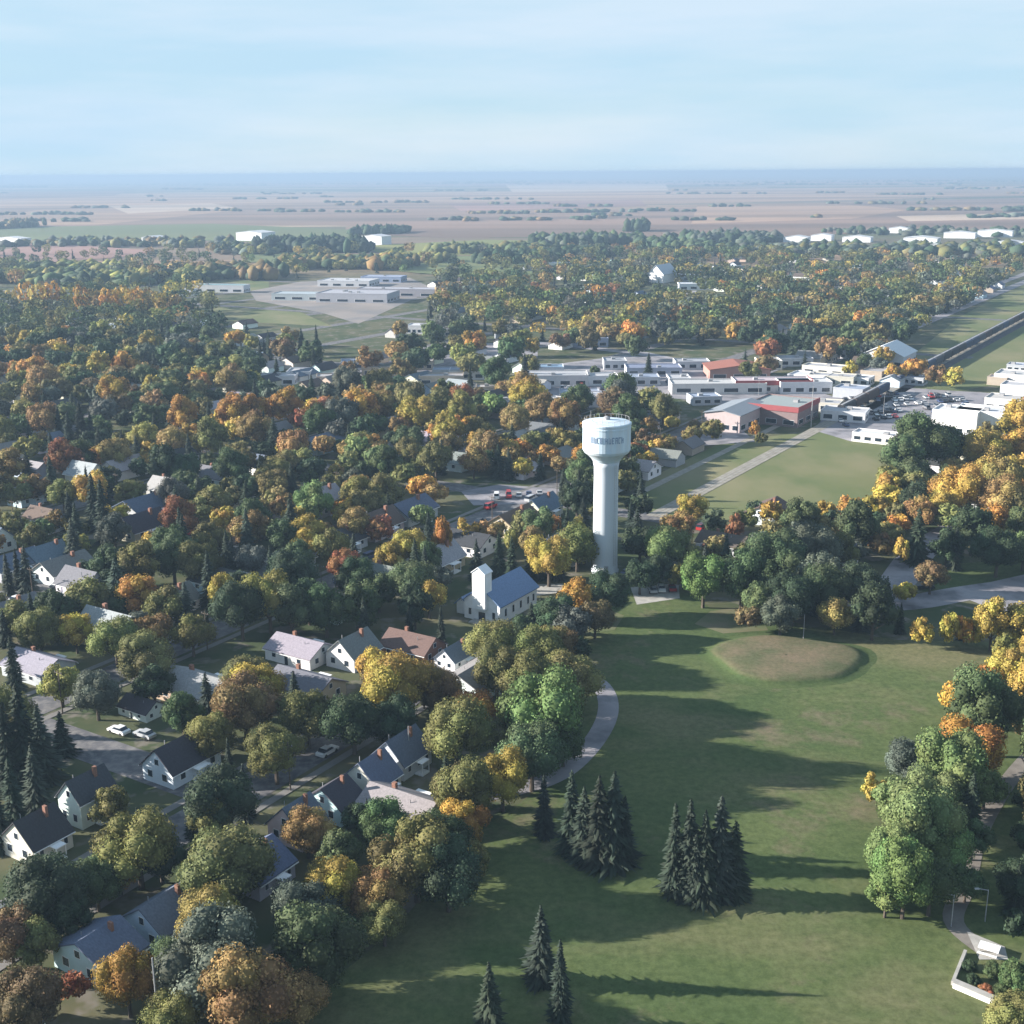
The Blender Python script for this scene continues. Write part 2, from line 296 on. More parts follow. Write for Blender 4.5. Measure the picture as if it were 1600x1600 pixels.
# ------------------------------------------------------------------ tree prototypes
def ico(sub):
    import bmesh
    bm=bmesh.new(); bmesh.ops.create_icosphere(bm,subdivisions=sub,radius=1)
    v=np.array([x.co[:] for x in bm.verts]); f=np.array([[q.index for q in p.verts] for p in bm.faces]); bm.free(); return v,f
ICO1=ico(1); ICO2=ico(2)
def unit(n,r):
    v=r.normal(size=(n,3)); return v/np.linalg.norm(v,axis=1)[:,None]
def crown_arrays(seed,lobes,leafsize,cover,rz=.95,zc=1.3,core=1,quad=True,sparse=1.0):
    """crown as leaf clumps on a cloud of lobes: returns verts, tris, clump (n,2)"""
    r=np.random.default_rng(seed)
    C=[];Rr=[]
    dirs=unit(lobes*4,r); kept=[]
    for d in dirs:
        if d[2]<-.55: continue
        if all(np.dot(d,k_)<.80 for k_ in kept) or r.random()<.15: kept.append(d)
        if len(kept)>=lobes: break
    for d in kept:
        q=r.uniform(.5,.72)*(1 if d[2]>-.2 else .8)
        C.append(d*[q,q,q*rz]); Rr.append(r.uniform(.26,.44))
    C.append([0,0,0]); Rr.append(.5); C=np.array(C); Rr=np.array(Rr)
    V=[];T=[];A=[];n0=0
    for i,(c,rad) in enumerate(zip(C,Rr)):
        area=4*math.pi*rad*rad; n=int(area*cover/(leafsize**2)*sparse)
        d=unit(n,r); pos=c+d*rad*r.uniform(.8,1.08,(n,1))
        dist=np.linalg.norm(pos[:,None]-C[None],axis=2)/Rr[None]; dist[:,i]=9
        keep=dist.min(1)>.85; pos=pos[keep]; d=d[keep]
        n=len(pos)
        if n==0: continue
        nn=d+r.normal(size=(n,3))*.45; nn/=np.linalg.norm(nn,axis=1)[:,None]
        a=np.cross(nn,unit(n,r)); a/=np.linalg.norm(a,axis=1)[:,None]; b_=np.cross(nn,a)
        s=leafsize*r.uniform(.6,1.25,(n,1))
        if quad:
            v=np.stack([pos+a*s*.6,pos+b_*s*.5,pos-a*s*.6,pos-b_*s*.5],1).reshape(-1,3)
            f=np.arange(n)[:,None]*4+n0; tr=np.concatenate([f+[0,1,2],f+[0,2,3]]); m_=4
        else:
            v=np.stack([pos+a*s*.8,pos+b_*s*.75-a*s*.35,pos-a*s*.3-b_*s*.75],1).reshape(-1,3); tr=np.arange(n)[:,None]*3+n0+[0,1,2]; m_=3
        cl=np.clip(r.normal(.47,.17),0,1); hu=r.random()
        aa=np.empty((n,m_,2)); aa[...,0]=np.clip(cl+r.normal(size=(n,1))*.16,0,1); aa[...,1]=np.clip(hu+r.normal(size=(n,1))*.2,0,1)
        V.append(v);T.append(tr);A.append(aa.reshape(-1,2)); n0+=len(v)
        if core:
            iv,fi=ICO1 if core==1 else ICO2
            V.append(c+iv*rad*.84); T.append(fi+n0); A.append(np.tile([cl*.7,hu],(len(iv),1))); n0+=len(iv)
    V=np.concatenate(V); V[:,2]+=zc
    return V,np.concatenate(T),np.concatenate(A)
def spruce_arrays(seed,tiers,per,w=.24):
    """unit height conifer: ragged drooping branch fans round a stem, open at the edge, thin leader on top"""
    r=np.random.default_rng(seed); V=[];T=[];A=[];n0=0
    lean=r.normal(size=8)*.5
    for i in range(tiers):
        t_=(i+.3)/tiers; z=.04+.93*t_; rad=w*(1-t_)**.8*r.uniform(.72,1.12)+.01
        m_=max(4,int(per*(1-.55*t_)))
        for k in range(m_):
            an=2*math.pi*(k+r.random())/m_; side=1+.13*math.sin(an*2+lean[0]*6)+.08*math.sin(3*an+lean[1]*5+t_*9)
            L_=rad*side*r.choice([.55,.8,1,1.15,1.4],p=[.12,.2,.36,.24,.08]); dr=L_*r.uniform(.15,.6)
            wd=(.75*math.pi*rad/m_+.004)*r.uniform(.7,1.3); ca,sa=math.cos(an),math.sin(an)
            z_=z+r.uniform(-.7,.7)/tiers; tw=r.uniform(-.5,.5)*wd
            p=[(0,0,z_+.02),(L_*.62*ca-wd*sa,L_*.62*sa+wd*ca,z_-dr*.6+tw),(L_*ca,L_*sa,z_-dr+.012),(L_*.62*ca+wd*sa,L_*.62*sa-wd*ca,z_-dr*.6-tw)]
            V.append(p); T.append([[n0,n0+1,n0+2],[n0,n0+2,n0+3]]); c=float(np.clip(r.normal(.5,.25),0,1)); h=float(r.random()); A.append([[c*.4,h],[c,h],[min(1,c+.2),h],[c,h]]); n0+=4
    n=7; V.append([(w*.42*math.cos(6.283*k/n),w*.42*math.sin(6.283*k/n),.06) for k in range(n)]+[(0,0,.9)]); T.append([[n0+k,n0+(k+1)%n,n0+n] for k in range(n)]); A.append([[.05,.5]]*(n+1))
    return np.concatenate([np.array(v,float) for v in V]),np.concatenate([np.array(x) for x in T]),np.concatenate([np.array(a,float) for a in A])
def tri_mesh(name,V,T,A,m,tint=None):
    me=bpy.data.meshes.new(name); V=np.asarray(V,np.float32); T=np.asarray(T,np.int32)
    me.vertices.add(len(V)); me.vertices.foreach_set('co',V.ravel())
    me.loops.add(T.size); me.loops.foreach_set('vertex_index',T.ravel())
    me.polygons.add(len(T)); me.polygons.foreach_set('loop_start',np.arange(len(T),dtype=np.int32)*3)
    at=me.color_attributes.new('clump','BYTE_COLOR' if False else 'FLOAT_COLOR','POINT')
    c=np.ones((len(V),4),np.float32); c[:,:2]=A; c[:,2]=0; at.data.foreach_set('color',c.ravel())
    if tint is not None:
        at=me.color_attributes.new('tint','FLOAT_COLOR','POINT'); c=np.ones((len(V),4),np.float32); c[:,:3]=tint; at.data.foreach_set('color',c.ravel())
    me.materials.append(m); me.update(); me.validate(); return me
def trunk_mesh(seed,h=1.25):
    r=random.Random(seed); mb=MB(); mb.tube((0,0,-.05),(0,0,h*.5),.075,.055,7)
    mb.tube((0,0,h*.5-.01),(r.uniform(-.1,.1),r.uniform(-.1,.1),h*1.15),.053,.02,5)
    for k in range(5):
        a=k*1.3+r.random(); z=h*r.uniform(.4,.65); mb.tube((0,0,z),(.5*math.cos(a),.5*math.sin(a),z+r.uniform(.3,.55)),.035,.012,5)
    return mb.mesh('trunk',BARK)
BROAD=[]
for s in range(9):
    nl=[20,26,16,23,30,18,24,14,22][s]; q=[.95,.8,1.1,.9,.75,1.2,.85,1.35,1.0][s]
    V,T,A=crown_arrays(100+s,nl,.08,.95,q*1.05,1.08 if q<1.2 else 1.25)
    BROAD.append((tri_mesh('crown',V,T,A,LEAF),trunk_mesh(s,1.0)))
SPARSE=[]
for s in range(2):
    V,T,A=crown_arrays(300+s,18,.06,.55,1,1.3,core=0); SPARSE.append((tri_mesh('crown',V,T,A,LEAF),trunk_mesh(50+s,1.6)))
SPR=[]
mbt=MB().tube((0,0,-.03),(0,0,.9),.018,.004,6).mesh('trunk',BARK)
for s in range(5):
    V,T,A=spruce_arrays(400+s,34,26,[.22,.19,.25,.17,.21][s]); SPR.append((tri_mesh('crown',V,T,A,LEAF),mbt))
PAL=dict(dgreen=(.044,.068,.036),green=(.078,.108,.047),lgreen=(.135,.185,.068),olive=(.145,.142,.052),ygreen=(.215,.205,.06),gold=(.35,.265,.065),orange=(.37,.205,.055),tan=(.245,.17,.07),brown=(.16,.115,.058),grey=(.095,.11,.085),rust=(.26,.115,.055),spruce=(.030,.042,.030),bspruce=(.040,.054,.040))
CN=dict(dgreen='dark green',green='green',lgreen='light green',olive='olive green',ygreen='yellow green',gold='golden',orange='orange',tan='tan',brown='brown',grey='grey green',rust='rust red',spruce='dark',bspruce='blue green')
def vary(c,amt=.18): 
    k=1+random.uniform(-amt,amt); return tuple(max(.005,x*k*(1+random.uniform(-.08,.08))) for x in c)
TREES=[]   # dict: x,y,r,h,col,kind,proto,sz
def add_broad(x,y,r,col,sz=1.0,sparse=False):
    TREES.append(dict(x=x,y=y,r=r,col=col,kind='broad',sz=sz,sparse=sparse,size=r*r*sz/slant(x,y)**2))
def add_spruce(x,y,h,col='spruce',w=1.0):
    TREES.append(dict(x=x,y=y,h=h,col=col,kind='spruce',w=w,size=(h*h*.2)/slant(x,y)**2))
def near_any(x,y,dmin): 
    for t_ in TREES:
        if abs(t_['x']-x)<dmin and abs(t_['y']-y)<dmin and math.hypot(t_['x']-x,t_['y']-y)<dmin: return True
    return False
# trees read off the photograph: crown centre x, y, radius in pixels, colour[, stretch]
HAND='''1540 1230 34 lgreen|1520 1310 34 green|1510 1380 30 green|1600 1375 44 dgreen|1590 1440 26 dgreen|1612 1250 26 dgreen|330 1330 40 dgreen|150 1380 44 green|250 1340 40 dgreen|110 1440 36 dgreen|60 1480 34 olive|330 1290 36 olive|1400 1330 44 lgreen 1.3|1455 1380 46 green 1.1|1400 1260 40 lgreen|1460 1240 48 lgreen|1480 1290 44 green|1385 1400 34 lgreen|690 1310 50 green|740 1345 34 olive|800 1160 34 olive|880 1160 40 green|870 1060 36 olive|905 1010 22 dgreen|880 1000 26 olive|40 1565 60 brown|115 1540 26 rust|198 1530 46 orange 1.3|320 1440 48 ygreen 1.2|280 1500 45 green|385 1555 78 tan|490 1480 78 green|515 1390 52 gold|585 1400 48 tan|650 1340 72 olive|700 1365 62 dgreen|600 1440 40 olive
722 1285 46 orange|785 1215 48 gold 1.15|735 1110 46 orange .8|850 1110 74 lgreen 1.1|620 1070 62 gold|680 1075 45 tan|585 1040 34 gold|552 1128 52 dgreen|480 1120 52 olive|400 1075 48 gold|430 1175 52 olive|345 1250 62 dgreen|215 1322 66 olive|185 1360 40 orange
75 1400 64 dgreen|15 1460 50 brown|70 1372 34 dgreen|170 1262 34 olive|150 1085 40 grey|240 1070 36 dgreen|330 1150 46 olive|285 1125 36 green|95 1070 34 ygreen|10 1560 50 olive|470 1560 48 tan|270 1590 50 olive|480 1300 42 tan|530 1330 38 green|600 1290 48 green|560 1280 30 dgreen
215 935 36 orange|350 925 30 gold 1.2|420 935 46 ygreen 1.2|455 960 38 green|60 985 42 olive|118 990 30 gold|180 1000 42 olive|240 990 36 tan|300 990 36 olive|260 950 36 olive|140 935 38 olive|190 940 30 green|270 870 42 green|310 880 40 olive|220 890 36 olive|330 845 30 olive
670 935 32 gold|640 855 34 gold|690 845 20 orange 2|610 880 28 gold|770 1005 46 olive|845 1015 46 olive|865 960 40 dgreen|902 935 36 orange|950 925 42 dgreen|930 965 34 brown|1000 900 30 dgreen|815 985 30 dgreen|1100 900 42 lgreen 1.2|1160 900 48 green 1.1|1215 870 54 green|1270 860 48 grey|1290 920 46 green|1345 920 46 dgreen|1185 940 34 green|1240 930 48 dgreen
1305 960 32 tan|1220 962 32 grey|1365 960 40 dgreen|1170 965 24 brown|1443 985 20 gold 1.4|1482 980 17 gold 2|1520 985 26 gold|1550 980 30 gold 1.2|1590 985 32 gold|1575 1010 26 ygreen|1575 1045 34 gold|1545 1060 26 orange|1610 1060 36 gold|1615 1015 30 gold|1505 985 20 orange 1.4|1535 1105 62 green 1.2|1605 1130 30 tan|1490 1195 58 lgreen 1.2|1440 1280 62 lgreen 1.3|1415 1370 50 lgreen 1.3|1475 1320 50 lgreen|1366 1232 24 gold 1.2|1615 1310 30 dgreen|1500 1240 30 green
1500 765 46 orange|1470 790 30 gold|1440 690 52 green|1410 720 36 green|1480 700 36 dgreen|1540 705 40 gold|1590 660 36 gold|1590 740 34 gold|1560 780 40 tan|1600 800 30 olive|1390 745 24 ygreen|1580 1590 40 olive|1590 1530 30 green|1430 755 26 olive|1520 830 36 dgreen|1560 860 40 dgreen|1480 855 30 dgreen|1600 860 30 green|1455 900 28 brown|1415 925 20 gold
1080 800 28 gold|1150 825 17 rust 1.6|1115 815 24 dgreen|1205 800 24 gold|1180 795 18 dgreen|1290 800 24 gold|1330 790 22 orange|1370 790 24 gold|1400 820 24 orange|1440 800 28 tan|1250 835 26 grey|1350 830 22 orange|1060 830 30 tan|1390 760 24 gold|1320 820 24 rust|1410 860 14 gold 1.8|1380 850 24 tan
700 680 30 gold|750 690 26 orange|740 720 28 tan|640 690 30 green|560 700 26 lgreen|590 715 26 lgreen|660 760 26 orange|630 740 26 olive|560 780 30 ygreen|540 800 26 gold|600 790 24 olive|680 770 22 tan|855 710 22 orange|830 690 24 olive|450 640 28 orange|470 655 24 rust|400 670 30 tan|330 690 30 olive|270 690 28 tan|240 710 26 gold|180 710 30 tan|170 740 16 gold|500 640 24 rust|560 620 26 tan|600 615 26 tan|690 610 16 orange|790 605 18 tan
400 835 12 orange|360 830 16 orange|460 810 26 gold|500 830 22 tan|350 810 26 gold|380 720 26 olive|60 760 26 tan|30 770 24 olive|20 820 26 olive|60 830 26 green|240 850 22 gold|120 850 22 ygreen|820 820 26 olive|770 830 26 tan|730 830 26 gold|860 820 22 orange|905 830 14 gold 2|800 845 14 ygreen 2|880 850 26 dgreen|930 800 22 olive|1000 850 34 dgreen|1040 850 30 green|1000 790 26 dgreen|1030 890 30 dgreen|1120 860 26 olive
60 463 17 gold 1.5|80 461 17 orange 1.5|105 464 16 gold 1.5|130 468 16 orange 1.5|150 470 15 tan 1.5|170 470 16 orange 1.5|190 468 16 gold 1.5|210 471 16 orange 1.5|230 472 15 tan 1.5|250 474 15 gold 1.5|270 474 15 tan 1.5|40 460 17 orange 1.5|900 510 16 gold|920 505 14 gold|940 510 14 olive|1010 520 14 ygreen|1040 530 14 olive|1200 545 22 rust|1400 580 18 orange|1430 575 20 orange|1460 585 20 tan|1490 590 18 gold|1330 575 14 gold|1110 505 14 gold|1140 500 14 ygreen|1310 490 12 orange|1220 430 12 ygreen|1180 670 10 orange 1.6|1190 685 12 olive|930 580 10 green|1060 440 8 olive|1210 570 8 olive 1.5|1050 660 14 gold|1085 665 14 brown|1010 665 20 tan|1040 690 18 olive|1000 700 18 dgreen'''
for ln in HAND.replace('\n','|').split('|'):
    a=ln.split(); 
    if len(a)<4: continue
    px,py,rp_=float(a[0]),float(a[1]),float(a[2]); sz=float(a[4]) if len(a)>4 else 1.0
    r=5.
    for _ in range(4):
        p=P(px,py,1.08*r*sz); r=rp_*slant(p.x,p.y)/F*.95
    add_broad(p.x,p.y,r,a[3],sz,False)
# spruces: stem x, base y, top y
SPRUCES='''850 1305 1208|893 1330 1200|912 1345 1225|935 1352 1208|958 1348 1202|975 1350 1240|1052 1398 1252|1075 1402 1245|1098 1405 1262|1122 1402 1238|1145 1400 1280|1085 1408 1300|845 1535 1412|875 1598 1465|765 1612 1500|698 1262 1178|20 1240 1090|45 1235 1060|70 1220 1100|25 1290 1180|60 1270 1160|5 1330 1230
25 1080 990|30 920 855|45 930 850|15 930 860|10 1010 950|325 1000 950|570 1005 930|545 960 900|555 905 830|650 925 840|665 920 850|640 1000 945|780 905 830|800 910 835|830 905 835|850 905 828|870 905 835|745 905 840|905 790 735|915 800 740|150 830 735|165 850 745|95 690 630|110 700 640|130 700 625|145 700 640|290 880 800|285 870 790|830 1000 940|845 990 930|690 1010 945|425 920 850|395 960 900|220 1330 1260|1490 890 820|1430 880 790|1500 1000 960
415 700 640|430 710 650|400 640 590|735 620 570|820 600 550|240 640 590|880 780 730|795 750 700|1270 960 900|1345 985 930|985 850 780|995 860 790|1405 990 940|340 1320 1230|300 1310 1240|1585 1430 1350|720 1330 1260|755 1240 1190|1385 970 910|575 1300 1245|385 1280 1190|360 1220 1150|100 1180 1110|15 1150 1075'''
for ln in SPRUCES.replace('\n','|').split('|'):
    x_,yb,yt=map(float,ln.split()); p=P(x_,yb)
    lo,hi=1.,60.
    for _ in range(30):
        mid=(lo+hi)/2
        if Q(p.x,p.y,mid)[1]>yt: lo=mid
        else: hi=mid
    add_spruce(p.x,p.y,lo,random.choice(['spruce','spruce','bspruce']),random.uniform(.85,1.1))
# ------------------------------------------------------------------ houses
def house_proto(w,l,eave,ridge,near=True,chim=True):
    root=empty('house',(0,0,-500)); hw=w/2
    MB().prism([(-hw,-.1),(hw,-.1),(hw,eave),(0,ridge),(-hw,eave)],-l/2,l/2).build('wall',WALL,root)
    ov=.45; sl=(ridge-eave)/hw; mb=MB()
    for s in (-1,1):
        pr=[(0,ridge+.02),(0,ridge+.24),(s*(hw+ov),eave-ov*sl+.24),(s*(hw+ov),eave-ov*sl+.02)]
        if s>0: pr=pr[::-1]
        mb.prism(pr,-l/2-ov,l/2+ov)
    rf=mb.build('roof',ROOF,root)
    if chim: MB().box(.6,1.3,l*.15,l*.15+.8,ridge-1.4,ridge+.9).build('chimney',BRICKM,rf)
    def win(x,y,z,ax,ww=1.1,hh=1.2):
        fr=MB(); pn=MB(); t_=.05
        if ax=='y':
            s=-1 if y<0 else 1; y0,y1=sorted((y,y+s*t_)); fr.box(x-ww/2-.1,x+ww/2+.1,y0,y1,z-hh/2-.1,z+hh/2+.1); y0,y1=sorted((y+s*t_*.5,y+s*t_*1.6)); pn.box(x-ww/2,x+ww/2,y0,y1,z-hh/2,z+hh/2)
        else:
            s=-1 if x<0 else 1; x0,x1=sorted((x,x+s*t_)); fr.box(x0,x1,y-ww/2-.1,y+ww/2+.1,z-hh/2-.1,z+hh/2+.1); x0,x1=sorted((x+s*t_*.5,x+s*t_*1.6)); pn.box(x0,x1,y-ww/2,y+ww/2,z-hh/2,z+hh/2)
        f=fr.build('window',TRIM,root); pn.build('pane',GLASS,f)
    if near:
        win(0,-l/2,eave+(ridge-eave)*.35,'y',.9,1.0); win(-hw*.5,-l/2,1.7,'y'); win(hw*.45,-l/2,1.7,'y')
        for yy in (-l*.3,l*.05,l*.32): win(hw,yy,1.8,'x'); 
        win(-hw,-l*.25,1.8,'x'); win(-hw,l*.3,1.8,'x')
        pc=MB().box(hw+.1,hw+2.0,-1.6,1.6,2.35,2.5).box(hw+.1,hw+1.9,-1.5,1.5,-.1,.3)
        for yy in (-1.4,1.4): pc.box(hw+1.75,hw+1.9,yy-.07,yy+.07,.3,2.35)
        pc.build('porch',TRIM,root)
        MB().tube((-1.5,-l*.2,eave+1),(-1.5,-l*.2,ridge+.1),.08,.08,6).build('vent_pipe',METAL,rf)
        gt=MB().box(-hw-.62,-hw-.5,-l/2-.4,l/2+.4,eave-.42,eave-.3).box(hw+.5,hw+.62,-l/2-.4,l/2+.4,eave-.42,eave-.3); gt.build('gutter',TRIM,rf)
        dr=MB().box(-hw-.06,-hw+.02,-.1,.85,0,2.1).build('door',GLASS,root)
    return root
BRICKM=mix_mat('chimney_brick',(.2,.1,.07),(.28,.15,.11),3)
HP=[house_proto(7.6,12,3.0,6.4),house_proto(8.6,13,2.9,5.6),house_proto(7.0,10,4.6,7.6),house_proto(9.5,14,2.9,5.2)]
HF=[house_proto(8.5,12,3,5.6,False,False),house_proto(9.5,14,3,5.2,False,False)]
WC=dict(white=(.74,.75,.76),cream=(.62,.58,.48),pink=(.62,.52,.48),blue=(.5,.6,.68),grey=(.42,.42,.43),tan=(.42,.35,.27),brick=(.27,.14,.1))
RC=dict(dark=(.055,.055,.065),blue=(.12,.15,.21),grey=(.19,.19,.2),brown=(.12,.09,.075),pale=(.33,.33,.34),red=(.16,.09,.08))
HOUSES=[]
def place_house(x,y,wall,roof,proto=None,rot=0,sc=1.0,label=None,mainlab=None):
    d_=math.hypot(x,y); pr=random.choice(HP if d_<420 else HF) if proto is None else HP[proto]
    o=copy_tree(pr); o.name='house'; o.location=(x,y,0); o.rotation_euler=(0,0,TH+rot); o.scale=(sc,sc,sc)
    for c in o.children:
        if c.name.startswith('wall'): c.color=(*vary(WC[wall],.06),1)
        if c.name.startswith('roof'): c.color=(*vary(RC[roof],.15),1)
    o['category']='house'; o['group']='houses of the town'
    HOUSES.append(dict(o=o,x=x,y=y,wall=wall,roof=roof,label=label)); return o
def hpx(px,py,wall,roof,proto,rot=0,sc=1,label=None):
    p=P(px,py,2); return place_house(p.x,p.y,wall,roof,proto,rot,sc,label)
NEARH=[(630,1262,'grey','pale',3,math.pi/2,.9,'low grey roofed garage building beside the park path'),
(470,1015,'white','pale',3,math.pi/2,.9,'house with pale lavender hipped looking roof left of the white cottage'),
(645,1010,'brick','red',1,math.pi/2,.9,'house with dull red roof behind the golden trees'),
(748,1060,'white','grey',3,0,1.0,'long grey roofed house left of the round olive tree'),
(712,1022,'white','blue',0,0,.7,'small white house near the church lawn'),
(310,1075,'tan','pale',3,math.pi/2,1.0,'long house with wide lavender roof among trees'),
(222,1100,'white','dark',1,math.pi/2,.6,'white walled bungalow behind the side street'),
(60,1040,'grey','pale',3,math.pi/2,.9,'grey bungalow with pale roof by the far left spruces'),
(100,890,'white','grey',1,0,1,'grey roofed house with white gable right of the tall left spruces'),
(75,870,'white','blue',1,0,1,'blue roofed white house behind the left spruces'),(20,885,'grey','blue',1,0,1,'house with blue grey roof at the far left edge'),(230,795,'grey','blue',3,0,1.2,'large blue roofed house in the shade of the middle woods')]
for h_ in NEARH: hpx(*h_)
def gable_px(px,py,wall,roof,proto,w,l,label):   # foot of the gable end that faces the camera
    p=P(px,py)+D*(l/2); o=place_house(p.x,p.y,wall,roof,proto,0,1,label); W0,L0=[(7.6,12),(8.6,13),(7,10),(9.5,14)][proto]; o.scale=(w/W0,l/L0,1)
GBL=[(248,1226,'white','dark',0,7.4,11,'white gabled house with dark roof beside the curved side street'),(112,1290,'white','dark',2,5.4,7,'small pure white gable house above the olive tree crown'),(30,1345,'cream','dark',0,7.5,7,'cream house with broad black roof at the left edge'),(532,1046,'white','grey',0,7.6,9,'white cottage with grey roof above the yellow tree'),
(606,1213,'blue','blue',0,7.0,8,'pale blue gabled house with slate blue roof'),
(563,1248,'pink','blue',0,7.2,6.5,'pinkish house with tall blank gable beside the pale blue house'),
(505,1283,'blue','dark',1,7.6,6,'blue house with dark roof between two gabled houses'),
(446,1322,'pink','blue',0,7.0,6,'dusty pink house with blue grey roof half hidden by leaves'),
(372,1395,'grey','blue',1,8.6,7.5,'grey house with broad blue roof behind the yellow green tree'),
(225,1478,'blue','blue',1,8.0,8.5,'low house with angular pale blue roof'),
(125,1530,'blue','blue',3,10,7,'long low house with plain blue roof above the orange tree')]
for h_ in GBL: gable_px(*h_)
# clear ground read off the photograph (pixels): trees keep their stem and their crown centre out of these
CLEAR=[[(905,935),(1060,925),(1110,960),(1400,1010),(1535,1020),(1480,1110),(1400,1200),(1360,1270),(1345,1430),(1490,1460),(1640,1480),(1640,1700),(380,1700),(440,1600),(570,1500),(620,1460),(740,1350),(770,1290),(870,1215),(960,1110),(890,1000)],
 [(1005,800),(1010,745),(1160,690),(1290,665),(1400,690),(1385,745),(1230,790),(1100,805)],
 [(1385,935),(1400,850),(1480,835),(1640,880),(1640,960),(1420,960)],
 [(330,440),(690,428),(660,500),(560,530),(340,500)],
 [(1380,560),(1640,400),(1640,600),(1560,610),(1440,610)],
 [(1525,1150),(1640,1130),(1640,1220),(1565,1320),(1530,1420),(1490,1450),(1495,1390),(1525,1290)],
 [(885,1010),(985,1010),(990,1130),(930,1235),(870,1235),(900,1180)],
 [(1425,950),(1640,930),(1640,1075),(1540,1060),(1500,1020),(1425,1010)],
 [(920,790),(990,790),(990,915),(920,915)],
 [(690,960),(720,860),(850,880),(850,960),(760,980)],
 [(930,910),(930,880),(970,880),(1060,910),(1060,930)],
 [(600,770),(740,745),(890,760),(880,790),(640,800)],
 [(90,1100),(260,1120),(250,1200),(120,1200)],[(700,1000),(760,1030),(800,1090),(740,1090),(690,1050)],[(440,990),(560,1010),(560,1050),(430,1030)],[(255,1050),(350,1050),(350,1090),(270,1090)]]
DOWNT=[(830,560),(1000,545),(1130,540),(1330,580),(1400,600),(1640,600),(1640,650),(1540,680),(1330,700),(1150,700),(1040,650),(960,630),(850,640)]
OPEN=[(10,600,45,25),(345,600,35,18),(470,585,50,14),(590,572,35,14),(230,795,30,20),(80,880,60,18),(15,885,25,15),(560,830,60,12),(820,768,80,16),(490,885,40,12),(650,518,25,8),(760,560,60,12),(1030,700,30,10),(60,1040,50,20),(620,930,30,22),(880,440,40,7),(1060,438,55,14),(1230,425,30,7),(1100,452,40,7),(950,470,30,6),(1370,480,25,6),(1290,402,30,5),(915,538,35,8),(430,590,30,10),(700,560,30,8),(520,530,25,6),(1500,388,120,14),(1300,380,110,12),(1150,410,60,8),(1450,440,50,7),(1240,500,40,8),(1050,500,30,6),(760,500,30,7),(210,870,25,10),(720,790,60,12),(1180,640,110,32),(1500,655,70,18),(1390,555,30,14)]
DT2=[(400,560),(540,545),(640,500),(840,505),(1000,545),(840,560),(850,640),(700,650),(560,610),(420,615)]
def street_dist(a,b):
    k=(a+137)/59.0; d1=abs(k-round(k))*59
    k=(b-129)/190.0; d2=abs(k-round(k))*190
    return d1,d2
def town_zone(px,py,y):
    if px<-80 or px>1680 or py>1650 or py<395: return 0
    if any(inpoly(px,py,c) for c in CLEAR): return 0
    if inpoly(px,py,DOWNT): return .035
    if inpoly(px,py,DT2): return .3
    if py>455+(30 if px<340 else 0) and px<640: return (1 if py>860 else .8) if py>500 or px<330 else .5
    if px>=600 and py>470: return 1
    if px>=820 and py>385: return .46 if random.random()<.9 else .6
    if px>=640 and py>440: return .6
    if py>410 and px<560: return .12
    return .1
# fill houses along the streets
hpos=[(h['x'],h['y']) for h in HOUSES]
cnt=0; c_ch=P(778,958)
for ia in range(-30,12):
    for row in (-121,-153):
        a=row+ia*59-(0)
        b=20.
        while b<1500:
            b+=random.uniform(17,24)
            d1,d2=street_dist(a,b)
            if d2<13: continue
            p=G(a+random.uniform(-2,2),b); px,py=Q(p.x,p.y,2)
            if p.y<90: continue
            z=town_zone(px,py,p.y)
            if (z<.5 and not inpoly(px,py,DT2) and not (px>820 and py<560 and z>.4)) or py<405: continue
            if a>-115 and py>880: continue
            if any(math.hypot(p.x-q[0],p.y-q[1])<(18 if i_<len(NEARH)+len(GBL) else 15) for i_,q in enumerate(hpos)) or math.hypot(p.x-c_ch.x,p.y-c_ch.y)<22: continue
            if random.random()>(.85 if py>560 else .26): continue
            hpos.append((p.x,p.y)); cnt+=1
            place_house(p.x,p.y,random.choice(['white','white','cream','grey','tan','blue','white']),random.choice(['dark','grey','grey','blue','brown','pale']),None,random.choice([0,0,math.pi/2]),random.uniform(.9,1.15))
print('auto houses',cnt)
# streets
for ia in range(-14,1):
    a=-137+ia*59; 
    strip('street',[G(a,40),G(a,215 if ia==0 else 520 if ia>-2 else 900)],8.5,ASPH,.04)
    if ia>-4:
        for s in (-1,1):
            strip('pavement',[G(a+s*6.2,40),G(a+s*6.2,215 if ia==0 else 500)],1.6,mix_mat('old_pavement',(.16,.155,.15),(.2,.19,.18),.6),.10)
for ib in range(0,5):
    b=129+ib*190; strip('cross_street',[G(-1000,b),G(-141.5,b)],8.5,ASPH,.055+.001*ib)
# ------------------------------------------------------------------ random fill of trees
MIX=[('olive',.22),('green',.17),('dgreen',.16),('grey',.07),('tan',.13),('gold',.07),('orange',.08),('brown',.03),('ygreen',.04),('lgreen',.03),('rust',.02)]
names=[m_[0] for m_ in MIX]; wts=[m_[1] for m_ in MIX]
FARW=[.22,.19,.24,.14,.08,.03,.03,.02,.04,.02,.005]
grid={}
def gk(x,y): return (int(x//12),int(y//12))
for t_ in TREES: grid.setdefault(gk(t_['x'],t_['y']),[]).append((t_['x'],t_['y'],t_.get('r',3)))
for q in hpos: grid.setdefault(gk(*q),[]).append((q[0],q[1],6.5 if q[1]<300 else 5))
def freespot(x,y,r):
    i,j=gk(x,y)
    for a in range(i-1,i+2):
        for b in range(j-1,j+2):
            for (u,v_,rr) in grid.get((a,b),()):
                if math.hypot(u-x,v_-y)<(r+rr)*(.52 if y<260 else .6): return False
    return True
y=100.
NF=0
